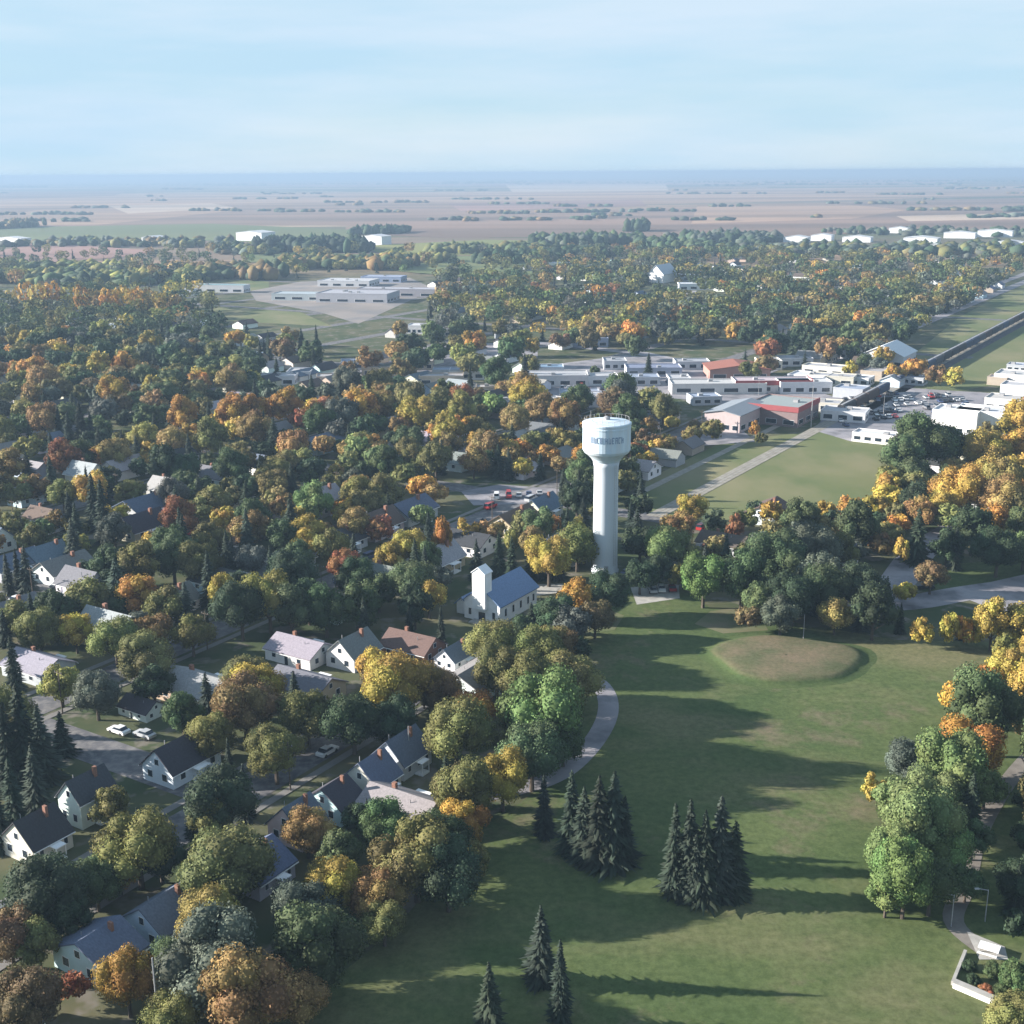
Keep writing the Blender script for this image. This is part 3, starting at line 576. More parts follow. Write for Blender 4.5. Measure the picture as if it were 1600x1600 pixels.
while y<2300:
    step=6.3 if y<700 else (8.5 if y<1200 else 11)
    x=-y*.47-30
    while x<y*.47+30:
        x+=step
        X=x+random.uniform(-3,3); Y=y+random.uniform(-3,3)
        px,py=Q(X,Y,0); z=town_zone(px,py,Y)
        if z==0 or random.random()>z: continue
        a,b=AB((X,Y)); d1,d2=street_dist(a,b)
        if d1<4.5 and random.random()<(.9 if Y>235 else .35): continue
        if d2<5 and a<-137: continue
        if -157<a<-147 and b>320: continue
        r=random.uniform(4.6,7.6) if Y<250 else random.uniform(3.4,6.6) if Y<450 else random.uniform(4.8,8.4)
        cxp,cyp=Q(X,Y,r*1.3)
        if any(inpoly(cxp,cyp,c) for c in CLEAR): continue
        tx,ty=Q(X,Y,r*2.3)
        if any(inpoly(tx,ty,c) for c in CLEAR[1:]): 
            if random.random()<.8: continue
        if (inpoly(cxp,cyp,DOWNT) or inpoly(tx,ty,DOWNT)) and random.random()<.85: continue
        if (inpoly(cxp,cyp,DT2) or inpoly(tx,ty,DT2)) and random.random()<.45: continue
        # keep the hand-placed near houses visible
        blk=False
        for h in HOUSES[:len(NEARH)+len(GBL)]:
            if -26<X-h['x']<-3 and abs(Y-h['y']+3)<5: blk=True;break
            if h in HOUSES[len(NEARH):] and -52<X-h['x']<-3 and abs(Y-h['y']+4)<6 and r*2.1>-(X-h['x'])*.22: blk=True;break
            hx,hy=Q(h['x'],h['y'],3)
            if abs(cxp-hx)<38*260/max(140,Y)*.8 and -10<cyp-hy<45*200/max(140,Y): blk=True;break
        if blk: continue
        if any((abs(cxp-ox)/orx)**2+(abs(cyp-oy)/ory)**2<1 for ox,oy,orx,ory in OPEN) and random.random()<.88: continue
        if not freespot(X,Y,r): continue
        grid.setdefault(gk(X,Y),[]).append((X,Y,r)); NF+=1
        # patches share a kind
        pn=math.sin(X*.021+1.3)+math.sin(Y*.017+X*.009)
        if random.random()<(.17 if pn>-.6 else .34):
            add_spruce(X,Y,random.uniform(8,15),random.choice(['spruce','bspruce']),random.uniform(.85,1.25))
        else:
            c=random.choices(names,wts if Y<700 else FARW)[0]
            if Y>620 and px<560 and c in('orange','rust','tan'): c=random.choice(['olive','green','dgreen','gold'])
            pk=(math.sin(X*.06+math.sin(Y*.031)*2)+math.sin(Y*.045+1.7*math.sin(X*.023)))
            if random.random()<.4: c='dgreen' if pk<-1.2 else 'green' if pk<-.5 else 'grey' if pk<-.2 else 'olive' if pk<.5 else 'ygreen' if pk<.75 else 'tan' if pk<1.35 else (random.choice(['gold','orange']) if Y<800 else 'olive')
            if pn>1.1 and random.random()<.25: c=random.choice(['gold','tan','orange','olive','tan']) if Y<750 else random.choice(['tan','olive','ygreen'])
            add_broad(X,Y,r,c,random.uniform(.85,1.15))
    y+=step
print('fill trees',NF)
# ------------------------------------------------------------------ emit trees
FINE=[]
for s_ in range(4):
    V,T,A=crown_arrays(900+s_,[24,30,20,27][s_],.05,.85,[.95,.82,1.1,.9][s_],1.08); FINE.append((tri_mesh('crown',V,T,A,LEAF),trunk_mesh(90+s_,1.0)))
LAND=[]   # landmarks (px,py,words)
def landmark(px,py,words): LAND.append((px,py,words))
for a in ((947,780,'the water tower'),(770,925,'the white church'),(1215,1030,'the grass mound'),(1130,655,'the pink walled arena'),(1210,650,'the red fronted arena'),(1290,735,'the open meadow'),(1500,640,'the long car park'),(278,1208,'the white gabled house'),(640,1205,'the pale blue house'),(165,1490,'the plain blue roof'),(548,1028,'the white cottage'),(310,1075,'the lavender roof'),(925,1110,'the curved path'),(1100,1330,'the right spruce clump'),(930,1280,'the left spruce clump'),(1550,1560,'the white garden wall'),(1420,900,'the junction'),(560,460,'the school'),(1385,555,'the white quonset'),(1035,435,'the distant white church'),(230,795,'the large blue roof'),(690,640,'the town centre streets'),(60,465,'the orange tree belt'),(20,885,'the left edge house'),(1500,520,'the freight train'),(850,580,'the shopping strip'),(430,590,'the middle houses'),(1180,440,'the far suburb'),(60,1315,'the cream house'),(1480,1250,'the tall green park trees'),(60,690,'the left edge woods')): landmark(*a)
ORD=['','second','third','fourth','fifth','sixth','seventh','eighth','ninth','tenth','eleventh','twelfth','thirteenth','fourteenth','fifteenth','sixteenth','seventeenth','eighteenth','nineteenth','twentieth']
def auto_label(items,kindw):
    """items: (obj, px, py, adjectives) -> labels by nearest landmark, side and order"""
    buckets={}
    for o,px,py,adj in items:
        d_,w_,s_=min(((math.hypot(px-lx,(py-ly)*1.3),w,'left' if px<lx-12 else ('right' if px>lx+12 else 'mid')) for lx,ly,w in LAND),key=lambda q:q[0])
        lx,ly,_=[l_ for l_ in LAND if l_[2]==w_][0]
        if s_=='mid' : s_='behind' if py<ly else 'in front of'
        side={'left':'to the left of','right':'to the right of'}.get(s_,s_)
        buckets.setdefault((adj,side,w_),[]).append((d_,o))
    for (adj,side,w_),L_ in buckets.items():
        L_.sort(key=lambda q:q[0])
        for i,(d_,o) in enumerate(L_):
            if len(L_)==1: o['label']=f'{adj} {kindw} {side} {w_}'
            elif i<20: o['label']=f'{adj} {kindw}, {ORD[i]+" " if i else ""}nearest {side} {w_}'
            else: o['label']=f'{adj} {kindw} farther out {side} {w_}'
TREES.sort(key=lambda t_:-t_['size'])
nb=ns=0; stuff=[]; items=[]; itsp=[]
protoroot={}
def vis(t_):
    px,py=Q(t_['x'],t_['y'],5); return -60<px<1660 and py<1700
LIMB,LIMS=300,170
for t_ in TREES:
    if not vis(t_): continue
    if t_['kind']=='broad':
        if nb>=LIMB: stuff.append(t_); continue
        nb+=1; i=random.randrange(len(BROAD)); cm,tm=BROAD[i] if t_['r']*F/slant(t_['x'],t_['y'])<38 else random.choice(FINE)
        o=empty('broadleaf_tree',(t_['x'],t_['y'],0),random.uniform(0,6.28)); r=t_['r']; o.scale=(r,r,r*t_['sz'])
        c=obj('crown',cm,o); c.color=(*vary(PAL[t_['col']]),1); obj('trunk',tm,o)
        o['category']='tree'; o['group']='broadleaf trees of the town and park'
        px,py=Q(t_['x'],t_['y'],r*1.3); pr=r*F/slant(t_['x'],t_['y'])
        items.append((o,px,py,('large ' if pr>50 else 'small ' if pr<20 else '')+CN[t_['col']]+(' columnar' if t_['sz']>1.5 else '')))
    else:
        if ns>=LIMS: stuff.append(t_); continue
        ns+=1; cm,tm=random.choice(SPR)
        o=empty('spruce_tree',(t_['x'],t_['y'],0),random.uniform(0,6.28)); h=t_['h']; o.scale=(h*t_['w'],h*t_['w'],h)
        c=obj('crown',cm,o); c.color=(*vary(PAL[t_['col']],.25),1); obj('trunk',tm,o)
        o['category']='tree'; o['group']='spruce trees of the town and park'
        px,py=Q(t_['x'],t_['y'],h*.5); pr=h*F/slant(t_['x'],t_['y'])
        itsp.append((o,px,py,('tall ' if pr>90 else 'short ' if pr<45 else '')+CN[t_['col']]))
auto_label(items,'broadleaf tree'); auto_label(itsp,'spruce')
# the farther trees, joined
def lods(fn,n): return [fn(s) for s in range(n)]
B1=lods(lambda s:crown_arrays(500+s,[15,18,13,16,20,12][s],.14,.62,[.95,.8,1.05,.9,.75,1.15][s],1.05,core=1,quad=False),6)
B2=lods(lambda s:crown_arrays(600+s,11,.22,.75,[.95,.8,1.05,.9][s],1.05,core=0,quad=False),4)
S1=lods(lambda s:spruce_arrays(700+s,12,9,.24),3); S2=lods(lambda s:spruce_arrays(800+s,6,5,.26),2)
print('lod tris',len(B1[0][1]),len(B2[0][1]),len(S1[0][1]),len(S2[0][1]))
def join(name,lst,label,cat,m=LEAFA):
    VV=[];TT=[];AA=[];CC=[];n0=0
    for t_ in lst:
        near=t_['y']<760
        if t_['kind']=='broad': V,T,A=random.choice(B1 if near else B2); sc=np.array([t_['r'],t_['r'],t_['r']*t_['sz']])
        else: V,T,A=random.choice(S1 if near else S2); sc=np.array([t_['h']*t_['w']]*2+[t_['h']])
        an=random.uniform(0,6.28); c,s=math.cos(an),math.sin(an); v=V*sc; x=v[:,0]*c-v[:,1]*s+t_['x']; y_=v[:,0]*s+v[:,1]*c+t_['y']
        VV.append(np.stack([x,y_,v[:,2]],1)); TT.append(T+n0); AA.append(A); CC.append(np.tile(vary(PAL[t_['col']]),(len(V),1))); n0+=len(V)
    T=np.concatenate(TT); print(name,len(lst),len(T))
    o=obj(name,tri_mesh(name,np.concatenate(VV),T,np.concatenate(AA),m,np.concatenate(CC))); tag(o,label,cat,None,'stuff'); return o
join('distant_trees',[t_ for t_ in stuff if t_['kind']=='broad'],'mixed green and autumn coloured treetops filling the town behind the nearer trees','trees')
join('distant_spruces',[t_ for t_ in stuff if t_['kind']!='broad'],'dark spruce spires scattered among the farther treetops','trees')
# shelter belts and bush on the plain
VV=[];TT=[];AA=[];CC=[];n0=0
def bush(x,y,r,h,col):
    global n0
    iv,fi=ICO1; q=iv*(1+rng.uniform(-.22,.22,(len(iv),1))); VV.append(q*[r,r,h*.62]+[x,y,h*.45]); TT.append(fi+n0); AA.append(np.column_stack([rng.uniform(.2,.8,len(iv)),rng.random(len(iv))])); CC.append(np.tile(vary(PAL[col],.3),(len(iv),1))); n0+=len(iv)
def belt(p0,p1,w,n,h=11,cols=('dgreen','grey','olive','brown')):
    p0=P(*p0);p1=P(*p1)
    for _ in range(n):
        f=random.random(); bush(p0.x+(p1.x-p0.x)*f+random.gauss(0,w*.3),p0.y+(p1.y-p0.y)*f+random.gauss(0,w),random.uniform(5,11),h*random.uniform(.6,1.2),random.choice(cols))
belt((405,392),(575,392),25,260,17,('dgreen','spruce'));belt((0,357),(45,355),40,50,16,('dgreen','brown'));belt((750,412),(950,400),12,200,12,('dgreen',));belt((345,392),(420,398),20,50)
belt((0,440),(240,443),16,170,11,('dgreen','green','olive','ygreen'));belt((150,440),(330,438),18,120,11,('dgreen','olive','ygreen'));belt((10,420),(200,424),20,110,9,('green','olive','ygreen'));belt((240,430),(420,434),20,160,12,('brown','tan','dgreen'))
belt((440,416),(640,418),20,170,12,('olive','tan','dgreen'));belt((600,405),(700,410),15,70,9,('ygreen','gold','olive'));belt((680,395),(860,392),20,120,11,('green','olive'));belt((840,383),(1000,378),30,160,14,('green','dgreen','grey'));belt((560,366),(630,364),25,40,14,('dgreen',))
belt((980,362),(1010,360),20,25,18,('dgreen',));belt((1070,378),(1200,376),40,140,14,('dgreen','grey'));belt((1180,396),(1600,394),50,260,11,('dgreen','grey','olive'));belt((1300,366),(1600,364),60,90,9,('dgreen','grey'));belt((180,382),(350,384),30,70,11)
belt((1010,385),(1120,395),40,120,13,('dgreen','green'));belt((0,385),(170,380),30,60,10)
for _ in range(75):   # straight shelter belts and bluffs, thin lines across the plain
    py=278+(random.random()**1.4)*70; px=random.uniform(-60,1640); ln=random.uniform(15,170); p=P(px,py); q=P(px+ln,py+random.uniform(-1,1)*.6)
    n=int(min(120,(q-p).length/max(14,p.y/260)))
    for k in range(n):
        f=random.random(); bush(p.x+(q.x-p.x)*f,p.y+(q.y-p.y)*f+random.gauss(0,8+p.y*.002),random.uniform(8,16)*min(2,max(1,p.y/4500)),random.uniform(6,10)*min(1.6,max(1,p.y/7000)),random.choice(('dgreen','grey','brown','dgreen')))
belt((-20,290),(1640,283),500,700,13,('dgreen','grey'))
o=obj('shelter_belt',tri_mesh('shelter_belt',np.concatenate(VV),np.concatenate(TT),np.concatenate(AA),LEAFA,np.concatenate(CC))); tag(o,'dark belts and bluffs of trees across the far plain below the horizon','trees',None,'stuff')
# ------------------------------------------------------------------ water tower
wt=P(945,893); TX,TY=wt.x,wt.y
w=tag(empty('water_tower',(TX,TY,0)),'tall pale blue water tower with drum tank rising above the park trees','water tower')
MB().lathe([(3.6,-.2),(3.6,.6),(3.3,1.0),(3.2,5),(3.1,26),(3.15,28.2),(3.4,29.5)],40).build('shaft',TOWERM,w,True)
sk=lambda z0,z1,r0,r1:[(r0,z0),(r1,z1)]
TANKM=mix_mat('tank_paint',(.5,.61,.7),(.58,.68,.75),.6,.55,(.56,.6,.62),.4,(1,1,.2))
tk=MB().lathe([(3.4,29.5),(3.9,30.3),(4.9,31.3),(5.65,31.9),(6.05,32.6),(6.05,39.0),(6.2,39.05),(6.2,39.45),(5.9,39.6),(3,40.05),(.2,40.2)],48).build('tank',TANKM,w)
MB().lathe([(6.09,38.2),(6.14,38.25),(6.14,38.6),(6.09,38.65)],48).build('rim_band',TANKM,w)
MB().lathe([(.8,40.1),(.8,40.8),(.1,41.1)],12).build('roof_vent',METAL,w)
mb=MB()
for k in range(24):
    a=k*math.pi/12; mb.tube((5.7*math.cos(a),5.7*math.sin(a),39.6),(5.7*math.cos(a),5.7*math.sin(a),40.6),.04,.04,4)
    a2=a+math.pi/12; mb.tube((5.7*math.cos(a),5.7*math.sin(a),40.6),(5.7*math.cos(a2),5.7*math.sin(a2),40.6),.035,.035,4)
mb.build('railing',METAL,w)
mb=MB(); 
for s in (-.3,.3): mb.tube((s,-3.75,2.5),(s,-3.75,29),.05,.05,4)
for k in range(60): mb.tube((-.3,-3.75,2.8+k*.43),(.3,-3.75,2.8+k*.43),.025,.025,4)
ld=mb.build('ladder',METAL,w); ld.rotation_euler=(0,0,R(35))
MB().box(-.55,.55,-4.2,-3.9,.5,2.7).build('door',METAL,w)
for k,(a,z) in enumerate(((40,41.5),(160,42.2),(250,41.2))):
    MB().tube((4.2*math.cos(R(a)),4.2*math.sin(R(a)),39.6),(4.2*math.cos(R(a)),4.2*math.sin(R(a)),z),.06,.04,5).build('antenna',METAL,w)
# blurred row of letters: unreadable in the photograph, so only strokes of their size
base=math.atan2(-TY,-TX)   # facing the camera
rr=6.1
def stroke(mb,u0,u1,z0,z1):
    n=2
    for q in range(n):
        A0=base+(u0+(u1-u0)*q/n)/rr; A1=base+(u0+(u1-u0)*(q+1)/n)/rr; vs=[]
        for r_ in (rr-.04,rr+.03):
            for (a_,z_) in ((A0,z0),(A1,z0),(A1,z1),(A0,z1)): vs.append((r_*math.cos(a_),r_*math.sin(a_),z_))
        mb.add(vs,[(3,2,1,0),(4,5,6,7),(0,1,5,4),(1,2,6,5),(2,3,7,6),(3,0,4,7)])
u=-4.3
for k,g_ in enumerate('ABCADBEACD'):
    if k==4: u+=.5
    mb=MB(); z0=35.1; z1=36.7; wd=.62
    stroke(mb,u,u+.17,z0,z1)
    if g_ in 'ACE': stroke(mb,u+.17,u+wd,z1-.25,z1)
    if g_ in 'ABD': stroke(mb,u+wd-.17,u+wd,z0,z1-.26)
    if g_ in 'BCE': stroke(mb,u+.17,u+wd-.18,z0,z0+.25)
    if g_ in 'ADE': stroke(mb,u+.17,u+wd-.18,z0+.7,z0+.92)
    mb.build('letter',BLUE,w); u+=.86
# ------------------------------------------------------------------ white church
c_=P(778,958); ch=tag(empty('church',(c_.x-1,c_.y-1,0),TH),'white church with broad blue roof and tall white bell tower','church'); ch.scale=(.82,.82,.82)
def wall_roof(root,x0,x1,y0,y1,eave,ridge,wc,rc,name='wall'):
    xm=(x0+x1)/2; MB().prism([(x0,-.1),(x1,-.1),(x1,eave),(xm,ridge),(x0,eave)],y0,y1).build(name,WALL,root,color=wc)
    sl=(ridge-eave)/(x1-xm); ov=.6; mb=MB()
    for s in (-1,1):
        pr=[(xm,ridge+.02),(xm,ridge+.3),(xm+s*(x1-xm+ov),eave-ov*sl+.3),(xm+s*(x1-xm+ov),eave-ov*sl+.02)]
        mb.prism(pr[::-1] if s>0 else pr,y0-ov,y1+ov)
    return mb.build('roof',ROOF,root,color=rc)
wall_roof(ch,-6,6,-6,14,5.5,10.2,(.8,.8,.8),(.17,.25,.4))
wall_roof(ch,-10,-6.1,-4,9,3.2,5,(.78,.78,.78),(.17,.25,.4),'side_wing')
MB().prism([(-2.1,4),(2.1,4),(2.1,14.6),(0,16.2),(-2.1,14.6)],-7.6,-4.0).build('bell_tower',WALL,ch,color=(.82,.82,.82))
MB().prism([(-2.4,14.4),(-2.4,14.65),(0,16.5),(2.4,14.65),(2.4,14.4),(0,16.25)],-7.8,-3.8).build('tower_roof',WALL,ch,color=(.75,.77,.8))
for x in (-4,4):
    f=MB().box(x-.6,x+.6,-6.08,-5.98,1.2,3.4).build('window',TRIM,ch); MB().box(x-.45,x+.45,-6.12,-6.05,1.35,3.25).build('pane',GLASS,f)
f=MB().box(-1.1,1.1,-6.1,-5.98,0,2.6).build('door',GLASS,ch)
for y_ in (-3,1,5,9,12):
    f=MB().box(6,6.08,y_-.6,y_+.6,1.6,4).build('window',TRIM,ch); MB().box(6.05,6.12,y_-.45,y_+.45,1.75,3.85).build('pane',GLASS,f)
MB().box(-2.6,2.6,-9,-6.15,-.1,.35).build('step',CONC,ch)
# ------------------------------------------------------------------ larger buildings
def block(px,py,w,l,h,wc,rc,label,cat='building',name='commercial_building',rot=0,gable=0,fascia=None,windows=4):
    p=P(px,py); o=tag(empty(name,(p.x,p.y,0),TH+rot),label,cat)
    hw=w/2; hl=l/2
    if gable:
        wall_roof(o,-hw,hw,-hl,hl,h,h+gable,wc,rc)
    else:
        MB().box(-hw,hw,-hl,hl,-.1,h).build('wall',WALL,o,color=wc)
        MB().box(-hw+.3,hw-.3,-hl+.3,hl-.3,h,h+.12).build('roof',ROOF,o,color=rc)
        mb=MB(); mb.box(-hw-.05,hw+.05,-hl-.05,-hl+.25,h+.003,h+.6); mb.box(-hw-.05,hw+.05,hl-.25,hl+.05,h+.003,h+.6); mb.box(-hw-.05,-hw+.25,-hl+.26,hl-.26,h+.003,h+.6); mb.box(hw-.25,hw+.05,-hl+.26,hl-.26,h+.003,h+.6)
        mb.build('parapet',WALL,o,color=wc)
        for k in range(max(1,int(w*l/500))):
            x_=random.uniform(-hw*.6,hw*.6); y_=random.uniform(-hl*.6,hl*.6); MB().box(x_-1,x_+1,y_-1.2,y_+1.2,h+.12,h+1.2).build('roof_unit',METAL,o)
    if fascia:
        MB().box(-hw-.3,hw+.3,-hl-.35,-hl-.06,h-1.3,h+.9).build('fascia',WALL,o,color=fascia)
        MB().box(hw+.06,hw+.35,-hl-.34,hl+.3,h-1.3,h+.9).build('fascia',WALL,o,color=fascia)
    for k in range(windows):
        x_=-hw+(k+.5)*w/windows; f=MB().box(x_-w/windows*.32,x_+w/windows*.32,-hl-.04,-hl+.01,.9,min(2.9,h-.8)).build('window',TRIM,o); MB().box(x_-w/windows*.3,x_+w/windows*.3,-hl-.08,-hl-.03,1.0,min(2.8,h-.9)).build('pane',GLASS,f)
        y_=-hl+(k+.5)*l/windows; f=MB().box(hw-.01,hw+.04,y_-l/windows*.3,y_+l/windows*.3,.9,min(2.9,h-.8)).build('window',TRIM,o); MB().box(hw+.03,hw+.08,y_-l/windows*.28,y_+l/windows*.28,1.0,min(2.8,h-.9)).build('pane',GLASS,f)
    return o
WH=(.62,.62,.64); GR=(.3,.3,.32); RD=(.30,.075,.08); PK=(.46,.38,.38); BL=(.12,.14,.2)
block(1150,664,15,30,7,PK,(.25,.28,.32),'arena with pink end wall and dark blue side wall','arena','arena',gable=1.5)
block(1222,656,22,26,7.5,(.22,.16,.16),(.3,.34,.34),'dark brick hall with long bright red fascia','hall','recreation_hall',fascia=RD,windows=3)
block(1120,612,44,14,4.5,(.6,.58,.56),(.5,.5,.5),'long low white roofed shop building behind the pink arena','shops','shop_building',rot=R(32))
block(1205,610,36,14,5,(.55,.52,.52),(.5,.42,.45),'long low shop building with red strip behind the brick hall','shops','shop_building',rot=R(32),fascia=RD)
block(1255,612,24,12,5,WH,(.6,.6,.6),'white flat roofed shop at right end of the red strip','shops','shop_building',rot=R(32))
block(1150,588,30,22,5,(.34,.2,.17),(.30,.12,.09),'shop with broad orange red roof','shops','shop_building',rot=R(32),windows=3,gable=2)
block(1265,598,18,14,4,WH,WH,'small bright white building behind the shops','shop','shop_building')
block(1388,568,22,26,6,WH,(.72,.74,.76),'white rounded warehouse beside the railway','warehouse','warehouse',gable=5)
block(1495,675,17,14,9,(.8,.8,.8),WH,'bright white square building by the long car park','building')
block(1533,675,19,14,9,(.8,.8,.78),WH,'bright white building beside the golden trees','building')
block(1368,690,16,8,3.2,(.75,.72,.72),WH,'low white building at the edge of the meadow','building')
block(870,600,30,16,5,(.6,.58,.58),(.45,.45,.47),'grey roofed commercial building left in the car park','shops','shop_building',rot=R(32))
block(960,632,34,14,4.5,(.72,.7,.75),(.5,.5,.54),'lavender roofed commercial building behind the tower tank','shops','shop_building',rot=R(32))
block(880,640,16,12,4,WH,(.6,.62,.66),'small white roofed building left of the tower tank','building')
block(850,585,20,12,4,WH,(.2,.3,.42),'building with pale walls and blue roof in the town centre','building',rot=R(32))
block(1020,585,28,14,4,(.4,.42,.5),(.22,.25,.35),'dark blue roofed building at the car park edge','building',rot=R(32))
block(740,590,24,14,4,WH,(.24,.36,.45),'white building with turquoise tinted roof among the trees','building',rot=R(32))
block(1595,600,22,16,5,(.7,.68,.68),(.5,.5,.5),'pale building at the right edge above the car park','building')
block(1580,640,20,14,5,(.6,.58,.56),(.5,.48,.46),'low pale building at the right edge beside the car park','building')
bi=[]; used=[]
BX=[(1060,600),(1100,630),(1300,600),(1330,620),(1290,585),(1340,600),(1370,590),(1230,585),(1200,575),(1080,575),(1060,560),(1000,600),(930,600),(905,625),(850,620),(790,640),(1010,640),(1050,625),(1550,625),(1590,615),(1560,600),(1590,580),(1430,600),(1320,655),(1290,640),(1240,570),(1290,565),(1330,560),(780,575),(710,590),(660,575),(960,575),(1590,670)]
random.shuffle(BX); BX=BX[:27]+[(600,585),(560,575),(470,592),(640,565),(740,545),(790,530),(700,525),(820,615),(760,615),(690,600),(530,600),(430,600)]
for q in BX:
    w_,l_,h_=random.choice([(22,14,4),(30,16,4.5),(16,12,4),(36,14,5),(20,18,5)]); nm,wc,rc=random.choice([('white walled pale roofed',(.5,.5,.52),(.36,.37,.4)),('cream walled grey roofed',(.6,.57,.5),(.4,.4,.42)),('white walled white roofed',WH,(.46,.46,.48)),('tan walled pale roofed',(.4,.34,.28),(.4,.38,.38)),('grey walled blue roofed',(.4,.42,.46),(.3,.35,.45))])
    o=block(q[0],q[1],w_*.6,l_*.75,h_*.85,wc,rc,'x','shops','shop_building',rot=(R(32) if q[0]<1280 else 0)+random.choice([0,0,math.pi/2,R(8)]),windows=3); bi.append((o,q[0],q[1],nm))
auto_label(bi,'low building')
# school
for q in ((560,470,60,34,7,(.42,.42,.46),(.4,.4,.44),'large flat roofed school block with grey walls'),(625,462,70,18,6,(.36,.34,.37),(.42,.42,.46),'long low school wing to the right'),(485,468,60,20,5,(.4,.45,.47),(.4,.46,.5),'long low school wing with pale green roof to the left'),(545,446,50,30,5,(.6,.6,.62),(.5,.5,.52),'pale roofed building behind the school'),(600,440,40,20,5,(.3,.36,.5),(.36,.4,.5),'bluish building behind the school wing'),(345,456,50,14,6,WH,(.15,.3,.32),'long white and dark green barn left of the school'),(293,461,16,10,5,WH,WH,'small white shed beside the playing field'),(655,520,14,12,5,WH,WH,'small bright white house near the spruce trees')):
    block(*q,rot=R(20),name='school_building' if 'school' in q[7] and 'barn' not in q[7] else 'building')
# far plain buildings
for q in ((242,380,30,24,9,'white farm shed on the plain at far left'),(400,376,50,34,13,'white farm building left of the dark tree belt'),(588,382,36,26,12,'white farm building right of the dark tree belt'),(20,378,60,20,6,'low pale farm shed at the left edge'),(1245,378,35,20,7,'long pale industrial shed left in the far row'),(1285,376,30,20,8,'bright white industrial shed in the far row'),(1340,378,40,20,7,'grey white industrial shed in the far row middle'),(1405,364,30,20,8,'small white shed behind the far industrial row'),(1440,382,45,30,9,'broad white industrial building in the far row'),(1500,372,45,20,8,'long white industrial building behind the far row'),(1555,370,50,20,9,'longest white roofed industrial building at far right'),(1580,388,35,20,8,'white industrial building at the right edge'),(1462,392,20,16,7,'small white works building before the far row')):
    block(*q[:5],(.72,.73,.75),(.62,.63,.65),q[5],'shed','farm_shed' if q[0]<700 else 'industrial_shed',rot=R(5),gable=2.5,windows=0)
block(1035,440,16,30,8,(.8,.8,.8),(.5,.54,.6),'distant white church like building with tall gable','church','distant_church',gable=8,windows=0)
block(1065,438,30,16,5,(.55,.6,.68),(.42,.46,.56),'blue grey building beside the distant white church','building',rot=R(30))
block(1090,452,34,16,5,(.7,.72,.76),(.65,.67,.7),'long white building right of the distant church','building',rot=R(30))
block(875,418,24,14,5,WH,(.3,.36,.48),'white walled building with blue roof on the far green','building',rot=R(30))
block(915,540,26,16,5,(.3,.34,.46),(.26,.32,.46),'blue roofed building beside the main road','building',rot=R(32))
# ------------------------------------------------------------------ railway, train
for s in (-.75,.75): strip('rail',[G(-152+s,320),G(-152+s,1900)],.12,METAL,.22)
def wagon():
    root=empty('freight_wagon',(0,0,-500))
    MB().prism([(-1.5,1.1),(1.5,1.1),(1.55,1.5),(1.55,4.1),(1.2,4.7),(-1.2,4.7),(-1.55,4.1),(-1.55,1.5)],-8.2,8.2).build('body',WALL,root)
    MB().box(-.5,.5,-7.5,7.5,4.7,4.86).build('roof_walk',METAL,root)
    for y_ in (-6,6):
        mb=MB().box(-.9,.9,y_-1.2,y_+1.2,.7,1.1)
        for yy in (-.9,.9):
            for s in (-1,1): mb.add([(s*.75+dx,y_+yy+.42*math.cos(k*.785),.42+.22+.42*math.sin(k*.785)) for dx in (-.07,.07) for k in range(8)],[tuple(range(7,-1,-1)),tuple(range(8,16))]+[(k,(k+1)%8,8+(k+1)%8,8+k) for k in range(8)])
        mb.build('bogie',DARKM,root)
    return root
wg=wagon(); b=508.; n=0; witems=[]
while b<1150:
    if 560<b<600: b+=17.3
    o=copy_tree(wg); o.name='freight_wagon'; o.location=G(-152,b,.2); o.rotation_euler=(0,0,TH); cn=random.choice(['dark grey','black','dark blue','dark brown']); cc=dict(zip(['dark grey','black','dark blue','dark brown'],[(.07,.07,.08),(.03,.03,.035),(.04,.06,.11),(.07,.045,.04)]))[cn]
    for c in o.children:
        if c.name.startswith('body'): c.color=(*cc,1)
    o['category']='freight wagon'; o['group']='wagons of the standing freight train'; n+=1
    witems.append((o,cn)); b+=17.3
def numw(n):
    t_=['first','second','third','fourth','fifth','sixth','seventh','eighth','ninth','tenth','eleventh','twelfth','thirteenth','fourteenth','fifteenth','sixteenth','seventeenth','eighteenth','nineteenth','twentieth']
    return t_[n] if n<20 else 'twenty '+t_[n-20] if n<29 else 'thirtieth' if n==29 else 'thirty '+t_[n-30]
for i,(o,cn) in enumerate(witems): o['label']=f'{cn} freight wagon, {numw(i)} from the town end of the train'
